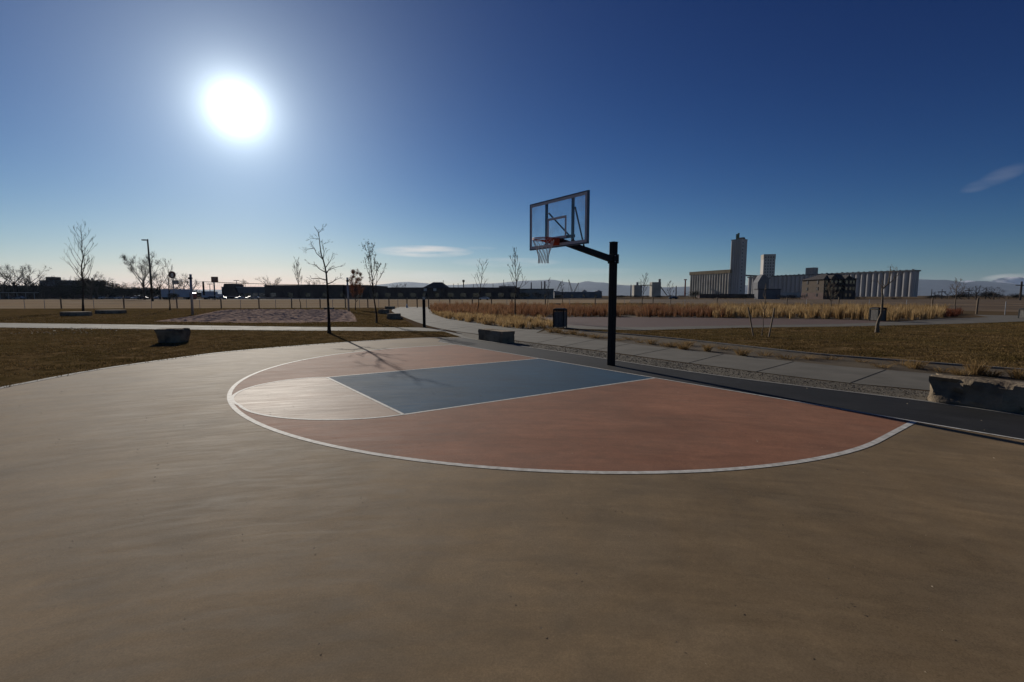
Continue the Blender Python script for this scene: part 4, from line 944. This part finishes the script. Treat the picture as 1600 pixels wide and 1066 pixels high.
for s in range(3):
    for x, y in ((1.2,0),(3.2,-.8),(5.2,-.8),(Wd/2,0),(Wd-5.2,-.8),(Wd-3.2,-.8),(Wd-1.2,0)):
        f = MB().box(x-.6,x+.6,y-.06,y-.004,1.2+s*3.1,2.9+s*3.1).build('window', M['roofdark'], ap); MB().box(x-.5,x+.5,y-.08,y-.062,1.3+s*3.1,2.8+s*3.1).build('pane', M['glassdark'], f)
    for y in (4.5, 12.5):
        f = MB().box(-.20,-.125,y-.6,y+.6,1.3+s*3.1,2.9+s*3.1).build('window', M['roofdark'], ap); MB().box(-.22,-.202,y-.5,y+.5,1.4+s*3.1,2.8+s*3.1).build('pane', M['glassdark'], f)
for s in range(2):
    f = MB().box(Wd/2-1.8,Wd/2+1.8,-1.5,-.003,3.7+s*3.1,3.85+s*3.1).build('balcony', M['roofdark'], ap); MB().box(Wd/2-1.8,Wd/2+1.8,-1.5,-1.44,3.853+s*3.1,4.8+s*3.1).build('railing', M['blackmetal'], f)

# ------------------------------------------------------------------ silos
HS = 42.0
def silo_row(A, B, n, name, label, m, capm, rows=2, captop=2.6, r=None, base=None):
    A = Vector((A.x,A.y,0)); B = Vector((B.x,B.y,0)); d = (B-A)/n; r = r or d.length/2*.98; nrm = Vector((-d.y,d.x,0)).normalized()
    if nrm.y < 0: nrm = -nrm
    root = empty(name, A, label, 'grain silos')
    for k in range(n):
        for j in range(rows):
            c = d*(k+.5) + nrm*(j*r*2)
            MB().tube([c+Vector((0,0,-.1)), c+Vector((0,0,HS-captop))], r, 20 if j == 0 else 10).build('silo', m, root, smooth=False)
    u = d.normalized(); c = d*n/2 + nrm*r*(rows-1)
    cp_ = MB().obox(c, u, nrm, d.length*n/2+.3, r*rows+.3, HS-captop+.003, HS); cp_.build('gallery', capm, root)
    return root, u, nrm, d, r
gz = lambda px, py: (lambda d_: Vector((0,0,EYE)) + d_*((HS-EYE)/d_.z))(ray(px, py))
LA, LB = gz(1079.5,425.3), gz(1143,421.2)
s1 = silo_row(LA, LB, 16, 'grain_silos', 'stained silo row with an ochre gallery, left of the tall tower', M['silo2'], M['silocap'], captop=5.5, rows=2)
RA, RB = gz(1170,432.6), gz(1432,421.8)
s2 = silo_row(RA, RB, 34, 'grain_silos', 'long row of white silos stretching right from the windowed tower', M['silo'], mat('grey_gallery', (.16,.15,.14), (.12,.115,.11), .2, .8), captop=2.2, rows=2)
mb = MB(); 
for k in range(34): 
    c = s2[3]*(k+.5); mb.obox(c, s2[1], s2[2], 1.2, 1.2, HS+.003, HS+.8+.5*(k%3==0))
mb.build('roof_vents', M['wallgrey'], s2[0])
# tall head tower
def tower(name, px0, px1, ptop, Yc, uu, nn, label, m, split=.5, win='col', wl=None):
    a = at(px0, ptop, Yc); b2 = at(px1, ptop, Yc); wpx = b2.x-a.x; c = Vector(((a.x+b2.x)/2, Yc, 0)); Ht = a.z
    root = empty(name, c, label, 'tower'); return root, wpx, Ht
Yt = LB.y+2; a = at(1143.2,375.5,Yt); b2 = at(1167.5,375.5,Yt); Ht = a.z; wpx = b2.x-a.x
c = Vector(((a.x+b2.x)/2, Yt, 0)); th = rad(52)
uu = Vector((math.cos(-th), math.sin(-th), 0)); vv = Vector((-uu.y, uu.x, 0)); sd = wpx/(abs(uu.x)+abs(vv.x))/2*.97
tw = empty('head_tower', c, 'tallest concrete elevator tower with green rooftop unit', 'tower')
MB().obox(Vector((0,0,0)), uu, vv, sd, sd, -.1, Ht).build('shaft', M['silo'], tw)
for s in range(5):
    q = -vv*sd + uu*(-sd + (s+.5)*2*sd/5)
    MB().tube([q+Vector((0,0,0)), q+Vector((0,0,Ht-1.5))], sd/5*.93, 12).build('rib', M['silo'], tw)
for k in range(15):
    zz = 8 + k*(Ht-14)/14; q = uu*(sd+.04) - vv*sd*.62
    MB().obox(q, uu, vv, .05, sd*.16, zz, zz+2.4).build('window', M['glassdark'], tw)
MB().obox(Vector((0,0,0)), uu, vv, sd+.4, sd+.4, Ht+.003, Ht+.9).build('parapet', M['silo2'], tw)
q = -uu*sd*.35; MB().obox(q, uu, vv, sd*.22, sd*.22, Ht+.903, Ht+9.5).build('rooftop_unit', M['green'], tw)
MB().tube([q+Vector((1.2,0,Ht+9.5)), q+Vector((1.2,0,Ht+11))], 1.6, 8).build('vent_cowl', M['green'], tw)
MB().obox(uu*sd*.4+vv*.1, uu, vv, sd*.45, sd*.4, Ht+.903, Ht+3.6).build('roof_house', M['brickdark'], tw)
# conveyor bridge
pA = Vector((b2.x-2,Yt,0)); br_a = at(1163,430.5,Yt); br_b = at(1192,431.5,RA.y-6)
tag(MB().bar(br_a, br_b, 2.4, 2.2).build('conveyor_bridge', M['brickdark']), 'dark conveyor bridge joining the tall tower to the white silos', 'conveyor')
# second tower
Y2 = RA.y-40; a = at(1190.5,398,Y2); b2 = at(1210.5,397.5,Y2); H2 = a.z; wpx = b2.x-a.x; c = Vector(((a.x+b2.x)/2,Y2,0))
uu2 = Vector((math.cos(rad(-14)),math.sin(rad(-14)),0)); vv2 = Vector((-uu2.y,uu2.x,0)); sd2 = wpx/(abs(uu2.x)+abs(vv2.x))/2
t2_ = empty('windowed_tower', c, 'shorter concrete tower with a grid of windows', 'tower')
MB().obox(Vector((0,0,0)), uu2, vv2, sd2, sd2, -.1, H2*.885).build('shaft', M['silo'], t2_)
MB().obox(Vector((0,0,0)), uu2, vv2, sd2+.3, sd2+.3, H2*.885+.003, H2).build('top_storey', M['silo2'], t2_)
for r2 in range(8):
    for k in range(4):
        zz = H2*(.42+.07*r2); q = -vv2*(sd2+.35) + uu2*sd2*(-.66+.44*k)
        MB().obox(q, uu2, vv2, sd2*.09, .05, zz, zz+3.0).build('window', M['glassdark'], t2_)
# stair block and rooftop house right
q = at(1289,428,s2[0].location.y-80); c_ = s2[3]*15.0+s2[2]*4
MB().obox(c_, s2[1], s2[2], 8, 6, HS+.003, rise(1289,418.5,Vector((0,(s2[0].location+c_).y,0)))).build('roof_house', M['silo2'], s2[0])
q = g(1193,466); pY = 520; a = at(1184.5,433,pY); b2 = at(1201,452,pY)
pb_ = empty('leg_house', Vector(((a.x+b2.x)/2,pY,0)), 'grey sloping topped block below the windowed tower', 'building'); hw = (b2.x-a.x)/2
MB().add([(x,y,z) for y in (0,10) for x,z in ((-hw,0),(hw,0),(hw,a.z-1.5),(hw*.2,a.z+3),(-hw*.3,a.z+2),(-hw,a.z-6))], [(0,1,2,3,4,5),(11,10,9,8,7,6)]+[(i,6+i,6+(i+1)%6,(i+1)%6) for i in range(6)]).build('wall', M['wallgrey'], pb_)
# small silo pair
Y3 = 800; pr = empty('mill_silos', Vector((at(1011,466,Y3).x,Y3,0)), 'two small distant grey mill blocks joined by a bridge', 'silos')
for (xa,xb,yt,ex) in ((991,1003.5,445.5,(997,441)),(1019,1033,441,(1032,436))):
    a = at(xa,yt,Y3)-pr.location; b2 = at(xb,yt,Y3)-pr.location; MB().box(a.x,b2.x,0,14,0,a.z).build('block', M['silo2'], pr)
    e = at(ex[0],ex[1],Y3)-pr.location; MB().box(e.x-1.6,e.x+1.6,3,6,a.z+.003,e.z).build('head_house', M['wallgrey'], pr)
a = at(1002,446,Y3)-pr.location; b2 = at(1020,445.5,Y3)-pr.location; MB().bar(a+Vector((0,5,0)), b2+Vector((0,5,0)), 1.6).build('bridge', M['wallgrey'], pr)
a = at(1033,447,Y3)-pr.location; b2 = at(1043,461,Y3)-pr.location; MB().bar(a+Vector((0,5,0)), b2+Vector((0,5,0)), 1.4).build('chute', M['wallgrey'], pr)
# stacks, masts, cranes
def mast(px, ytop, Y, r, m, label, cat='mast', name='mast', group=None, top=0):
    p = Vector((at(px,466,Y).x,Y,0)); h = rise(px,ytop,p); n = empty(name, p, label, cat, group)
    MB().tube([(0,0,-.1),(0,0,h)], [r,r*.75], 8).build('shaft', m, n)
    if top == 1: MB().tube([(0,0,h+.003),(0,0,h+1.6)], r*1.8, 8).build('head', m, n)
    if top == 2: MB().box(-2.2,2.2,-.15,.15,h-1.6,h-1.3).build('crossarm', m, n)
    if top == 3: MB().box(-1.6,1.6,-.4,.4,h-.25,h+.1).build('lamp_head', m, n)
    return n
mast(1070,438,800,1.5,M['cabred'],'tall reddish stack left of the ochre topped silos','stack','chimney_stack',top=1)
mast(1056,447,800,1.2,M['wallgrey'],'thin grey stack left of the reddish one','stack','chimney_stack')
mast(830,441.5,420,.7,M['wallgrey'],'slim stack over the annex, left of the stack pair','stack','chimney_stack')
mast(846,440,420,.55,M['wallgrey'],'thinner stack of the pair over the annex','stack','chimney_stack')
mast(851,439.6,420,.95,M['wallgrey'],'thicker stack of the pair over the annex','stack','chimney_stack')
mast(724.5,441,330,.45,M['farbark'],'thick topped antenna over the long brick building','mast','mast',top=1)
for i,(px,yt) in enumerate(((709,443.5),(716,443),(740,444),(770.5,443),(787,437),(693,438))): mast(px,yt,340,.22,M['farbark'],'thin dark pole over the long brick building roof, %s from the left' % ['second','third','fourth','fifth','sixth','first'][i],'pole','utility_pole','poles over the long brick building',top=0)
for i,(px,yt) in enumerate(((371,438.3),(381.5,436),(384,438.5))): mast(px,yt,300,.22,M['farbark'],'thin pole over the pale roofed building, %s from the left' % WORDS[i],'pole','utility_pole','poles over the pale roofed building',top=(3,2,2)[i])
mast(329,443.8,290,.2,M['farbark'],'thin lot lamp between net post and brown sign','lamp','lot_lamp',top=3)
mast(89.5,433.5,290,.2,M['farbark'],'thin pole over the blue grey roofed building','pole','utility_pole')
mast(985.5,445,500,.6,M['farbark'],'pole just left of the small mill blocks','pole','utility_pole')
mast(1594,440,180,.35,M['farbark'],'dark utility pole near the right edge of the photo','pole','utility_pole',top=2)
for i,(px,yt) in enumerate(((1455,452),(1471,452),(1513,450),(1540,453))): mast(px,yt,260,.18,M['farbark'],'thin pole in the right treeline, %s from the left' % WORDS[i],'pole','utility_pole','poles in the right treeline',top=(0,2,2,0)[i])
def crane(px, py, tipx, tipy, Y, label):
    p = Vector((at(px,466,Y).x,Y,0)); n = empty('mobile_crane', p, label, 'crane', 'cranes left of the hoop pole'); z0_ = rise(px,py,p); t_ = at(tipx,tipy,Y)-p
    MB().box(-3,3,-2,2,.8,max(3,z0_)).build('cab', M['wallgrey'], n); MB().box(-3.4,3.4,-2.4,2.4,0,.79).build('tracks', M['tyre'], n)
    d_ = (t_-Vector((0,0,z0_))); sd_ = Vector((-d_.z,0,d_.x)).normalized()*.55
    mb = MB()
    for s in (-1,1): mb.bar(Vector((0,0,z0_-.5))+sd_*s, t_+sd_*s*.4, .28)
    for k in range(12): mb.bar(Vector((0,0,z0_-.5))+d_*k/12+sd_*(1 if k%2 else -1)*(1-.05*k), Vector((0,0,z0_-.5))+d_*(k+1)/12+sd_*(-1 if k%2 else 1)*(1-.05*k), .2)
    mb.build('boom', M['farbark'], n); MB().tube([t_, Vector((t_.x,0,3))], .06, 5).build('cable', M['farbark'], n)
crane(894,456,888.5,437,430,'crane with the boom leaning left, nearest the hoop pole of the leaning ones')
crane(897,456,904,442,450,'crane with the boom leaning right')
crane(869,455,877,440,440,'crane with the short boom by the thin sapling')
for i,(px,yt,Y) in enumerate(((913,455,410),(935,455.5,430))):
    p = Vector((at(px,466,Y).x,Y,0)); h = rise(px,yt,p); tk = empty('storage_tank', p, ('slim pale storage tank below the cranes','grey storage tank left of the hoop pole')[i], 'tank')
    MB().tube([(0,0,0),(0,0,h)], 2.2+i, 14).build('shell', (M['silo'],M['wallgrey'])[i], tk); MB().tube([(0,0,h+.003),(0,0,h+1.2)], [2.0+i,.3], 14).build('roof', M['wallgrey'], tk)

# ------------------------------------------------------------------ distant trees and hedges
def far_tree(seed, H_, spread, dens=3, fuzz=900, m='farbark', trunk=.16, crown_w=.5, gap=.0):
    rng = random.Random(seed); n = empty('bare_tree', (0,0,0), 'x', 'tree')
    tb = MB(); tb.tube([(0,0,-.2),(rng.uniform(-.2,.2),0,H_*.3),(rng.uniform(-.3,.3),0,H_*.55)], [H_*.028,H_*.02,H_*.012], 7); tb.build('trunk', M['farbark'], n)
    cb_ = MB()
    for k in range(9):
        a = k*2.4; t = .22+.035*k; el_ = rad(90-spread*rng.uniform(.5,1.15)); d_ = Vector((math.cos(a)*math.cos(el_),math.sin(a)*math.cos(el_),math.sin(el_)))
        grow(cb_, Vector((0,0,H_*t)), d_, H_*rng.uniform(.5,.66), H_*.010, 2, rng, .10, 5, 38, dens, H_*.0022, 3)
    for _ in range(fuzz):                                            # fine twigs round the branch ends
        v = cb_.v[rng.randrange(len(cb_.v)//3, len(cb_.v))]; p_ = Vector(v)
        if p_.z < H_*.4: continue
        d_ = Vector((rng.gauss(0,1),rng.gauss(0,1),rng.gauss(.5,1))).normalized()*H_*rng.uniform(.03,.07); s_ = d_.orthogonal().normalized()*H_*.0016
        cb_.add([p_-s_,p_+s_,p_+d_],[(0,1,2)])
    cb_.build('crown', M[m], n); return n
def bush(seed, H_, Wd, count, m, name='bush', cat='bush'):
    rng = random.Random(seed); n = empty(name, (0,0,0), 'x', cat); mb = MB()
    lob = [(rng.uniform(-.7,.7)*Wd/2, rng.uniform(-.5,.5)*Wd/2, rng.uniform(.35,.72)*H_, rng.uniform(.22,.38)*H_) for _ in range(7)]
    for _ in range(count):
        l = rng.choice(lob); v = Vector((rng.gauss(0,1),rng.gauss(0,1),rng.gauss(0,1))).normalized()*l[3]*rng.random()**.4
        p_ = Vector((l[0]+v.x*Wd/H_*.9, l[1]+v.y, max(.05,l[2]+v.z))); e = Vector((rng.gauss(0,1),rng.gauss(0,1),rng.gauss(0,1))).normalized()*H_*rng.uniform(.02,.05); f = e.orthogonal().normalized()*H_*.022
        mb.add([p_-e,p_+f,p_+e,p_-f],[(0,1,2,3)])
    mb.build('foliage', M[m], n)
    tb = MB()
    for k in range(4): tb.tube([(rng.uniform(-.2,.2)*Wd,0,-.1),(rng.uniform(-.4,.4)*Wd,rng.uniform(-.3,.3),H_*.6)], [H_*.02,H_*.008], 5)
    tb.build('stems', M['farbark'], n); return n
# the broad tree by the lamp
p = Vector((at(226,466,205).x,205,0)); T = far_tree(40, rise(222,405,p), 62, 4, 3500); T.location = p; T['label'] = 'big bare broad crowned tree beside the street lamp'
fts = [far_tree(s, 10, sp_, 3, 900) for s, sp_ in ((51,50),(52,62),(53,40))]
used = [False]*3
def put_tree(k, px, ytop, Y, label, sx_=1.0, group='bare trees on the skyline'):
    o = fts[k] if not used[k] else copy_tree(fts[k]); used[k] = True
    p = Vector((at(px,466,Y).x,Y,0)); h = rise(px,ytop,p)/10
    o.location = p; o.scale = (h*sx_,h*sx_,h); o.rotation_euler = (0,0,px*1.3); o['label'] = label; o['group'] = group; return o
put_tree(1,8,416,230,'bare tree cut by the left edge of the photo',1.3)
put_tree(0,24,417,235,'bare tree over the left warehouse, left of its pair',1.2)
put_tree(1,43,415.5,238,'bare tree over the left warehouse, right of its pair',1.2)
for i, (x, yt) in enumerate(((60,430),(74,434),(92,436),(104,434),(160,440),(170,442),(206,441),(234,440),(300,438),(275,436))): put_tree(i%3, x, yt, 250+i*2, 'bare tree in the far left treeline, %s from the left' % ['first','second','third','fourth','fifth','sixth','eighth','ninth','tenth nearest','tenth'][i] if False else 'bare tree of the far left treeline, %s in the row' % ['first','second','third','fourth','fifth','sixth','seventh','eighth','last','ninth'][i], 1.5)
put_tree(2,143,428,215,'dense bare tree just right of the tall slender tree',1.2)
put_tree(0,152,433,225,'round bare tree left of the long row of cars',1.4)
put_tree(0,250,425,225,'loose bare tree between lamp and round sign',1.2)
put_tree(1,288,429,240,'bare tree behind the left volleyball post',1.1)
put_tree(0,425,433.5,290,'bare tree rising over the dark store, left part',1.5)
put_tree(2,489,439,300,'little bare tree over the store roof, left of the near tree',1.0)
put_tree(1,497,437.5,300,'little bare tree over the store roof, beside the near trunk',1.0)
put_tree(2,180,445,240,'low bare tree left of the big broad tree',1.6)
put_tree(1,195,446,260,'faint low bare tree below the big broad tree, left side',1.5)
put_tree(0,1525,447,200,'wide bare tree in the right treeline, left of the pair',1.9)
put_tree(1,1553,449,210,'wide bare tree in the right treeline, right of the pair',1.9)
put_tree(2,618,445,300,'tiny bare tree over the long brick roof, left one',1.0)
put_tree(1,628,443.5,300,'tiny bare tree over the long brick roof, beside the left one',1.0)
put_tree(0,790,444,280,'small bare tree over the right end of the brick building',1.0)
put_tree(1,1500,452,260,'small bare tree in the right treeline behind the spreading sapling',1.4)
put_tree(0,1480,455,300,'low bare tree just right of the last silo, farther one',1.6)
put_tree(2,1462,456,250,'low bare tree just right of the last silo, nearer one',1.6)
bs = [bush(61,4,7,1500,'evergreen'), bush(62,4,8,1500,'farbark')]
bu_ = [False]*2
def put_bush(k, px, ytop, Y, sx_, label, group='dark bushes along the skyline'):
    o = bs[k] if not bu_[k] else copy_tree(bs[k]); bu_[k] = True
    p = Vector((at(px,466,Y).x,Y,0)); h = rise(px,ytop,p)/3.9; o.location = p; o.scale = (h*sx_,h,h); o.rotation_euler = (0,0,(px*.7)%.6-.3); o['label'] = label; o['group'] = group
nth = ['first','second','third','fourth','fifth','sixth','seventh','eighth','ninth','tenth','eleventh','twelfth']
xs_ = [6,28,52,84,108,128,146,166,184,204,236,252]
for i, x in enumerate(xs_): put_bush(i%2, x, [443,441,444,446,444,435,432,444,449,448,450,448][i], 246+(i%3)*4, [1.6,1.8,1.6,1.8,1.6,1.1,1.2,1.5,1.8,1.6,1.8,1.6][i], 'dark bush of the left skyline row, %s from the left' % nth[i])
for i, x in enumerate((1086,1120,1140,1160)): put_bush((0,1,1,0)[i], x, [453,459.5,460,460][i], 240, [1.1,2.4,2.4,2.4][i], 'dark bush before the ochre topped silos, %s from the left' % nth[i])
for i, x in enumerate((1228,1244,1344,1400)): put_bush(1, x, [460,460.5,463,464.5][i], 210, 2.0, 'dark low bush before the white silos, %s from the left' % nth[i])
for i, x in enumerate((1456,1478,1500,1522,1545,1568,1592)): put_bush(i%2, x, [461,460,459,455,455,458,459][i], 220+(i%2)*12, 2.2, 'dark bush of the right treeline, %s from the left' % nth[i])
for i, x in enumerate((818,846,872)): put_bush(i%2, x, [456,455,460][i], 235, 1.2, 'dark bush before the annex building, %s from the left' % nth[i])
for i, x in enumerate((970,1000,1030,1056)): put_bush(i%2, x, [461,461.5,462,461][i], 320, 3.4, 'dark low bush left of the silos, %s from the left' % nth[i])
for i, (x, yt, Y) in enumerate(((172,446,262),(190,450,262),(214,447,266),(240,449,262),(262,450,264),(286,452,262),(304,455,262),(322,457,268))): put_bush(i%2, x, yt, Y, 1.9, 'dark hedge bush behind the row of cars and trailer, %s from the left' % nth[i], 'hedge bushes behind the cars')
put_bush(0, 270, 457, 200, 1.0, 'round dark bush in front of the pale trailer')

# dark berm line behind the beds
tag(MB().tube([g(858,476.6)+Z*.15, g(960,476.4)+Z*.15, g(1040,476.6)+Z*.15], .16, 8).build('drain_pipe', M['tyre']), 'long dark pipe lying in the field behind the hoop pole', 'pipe')

# ------------------------------------------------------------------ mountains
def range_(name, ridge, Y, depth, m, seed, jag=.06):
    R2 = []
    xs2 = [p_[0] for p_ in ridge]
    x = xs2[0]
    while x <= xs2[-1]:
        for i in range(len(ridge)-1):
            if ridge[i][0] <= x <= ridge[i+1][0]:
                t = (x-ridge[i][0])/(ridge[i+1][0]-ridge[i][0]); t = t*t*(3-2*t); y = ridge[i][1]*(1-t)+ridge[i+1][1]*t; break
        R2.append((x, y)); x += 6
    mb = MB(); nr = 9
    for (px, py) in R2:
        top = at(px, py, Y); X = top.x; H_ = max(5, top.z)*(1+jag*noise.fractal(Vector((px*.02,seed,0)),1,2,4))
        for j in range(nr):
            f = j/(nr-1); yy = Y - depth*(1-f); h = H_*(f**1.4)
            h *= 1 + (.35*noise.noise(Vector((X*.0016,yy*.0016,seed))) if 0 < f < 1 else 0)
            mb.v.append((X + (px-800)*-.0, yy, h-2 if j == 0 else h))
        mb.v.append((X, Y+depth*.8, -2))
    n = nr+1
    for i in range(len(R2)-1):
        for j in range(n-1): mb.f.append((i*n+j,(i+1)*n+j,(i+1)*n+j+1,i*n+j+1))
    return tag(mb.build(name, m, smooth=True), kind='structure')
range_('mountains', [(-700,452),(-100,455),(500,452),(560,447),(640,441),(700,445.5),(760,443),(830,438.5),(860,437.5),(900,442.5),(916,439.5),(935,441.5),(985,446),(1040,449),(1100,447),(1250,444),(1440,437),(1480,439.2),(1505,441.5),(1530,439.5),(1560,441),(1600,445),(1700,440),(2300,446)], 9500, 2500, M['mountain'], 3)
range_('snowy_mountains', [(1380,450),(1490,442),(1508,438.6),(1518,439.0),(1530,441),(1545,440),(1562,434.8),(1580,433),(1600,433.5),(1640,435),(1720,440),(1900,446)], 12500, 1500, M['snow'], 8, .03)

# ------------------------------------------------------------------ haze
hz = MB().box(-13500,13500,-290,13700,-3,430).build('haze', None)
hm_ = bpy.data.materials.new('haze'); hm_.use_nodes = True; hn = hm_.node_tree.nodes; hn.clear(); ho = hn.new('ShaderNodeOutputMaterial'); hv = hn.new('ShaderNodeVolumePrincipled')
hv.inputs['Color'].default_value = (.60,.76,1,1); hv.inputs['Density'].default_value = 3.2e-5; hv.inputs['Anisotropy'].default_value = .3
hm_.node_tree.links.new(hv.outputs[0], ho.inputs['Volume']); hz.data.materials.append(hm_); tag(hz, kind='stuff')
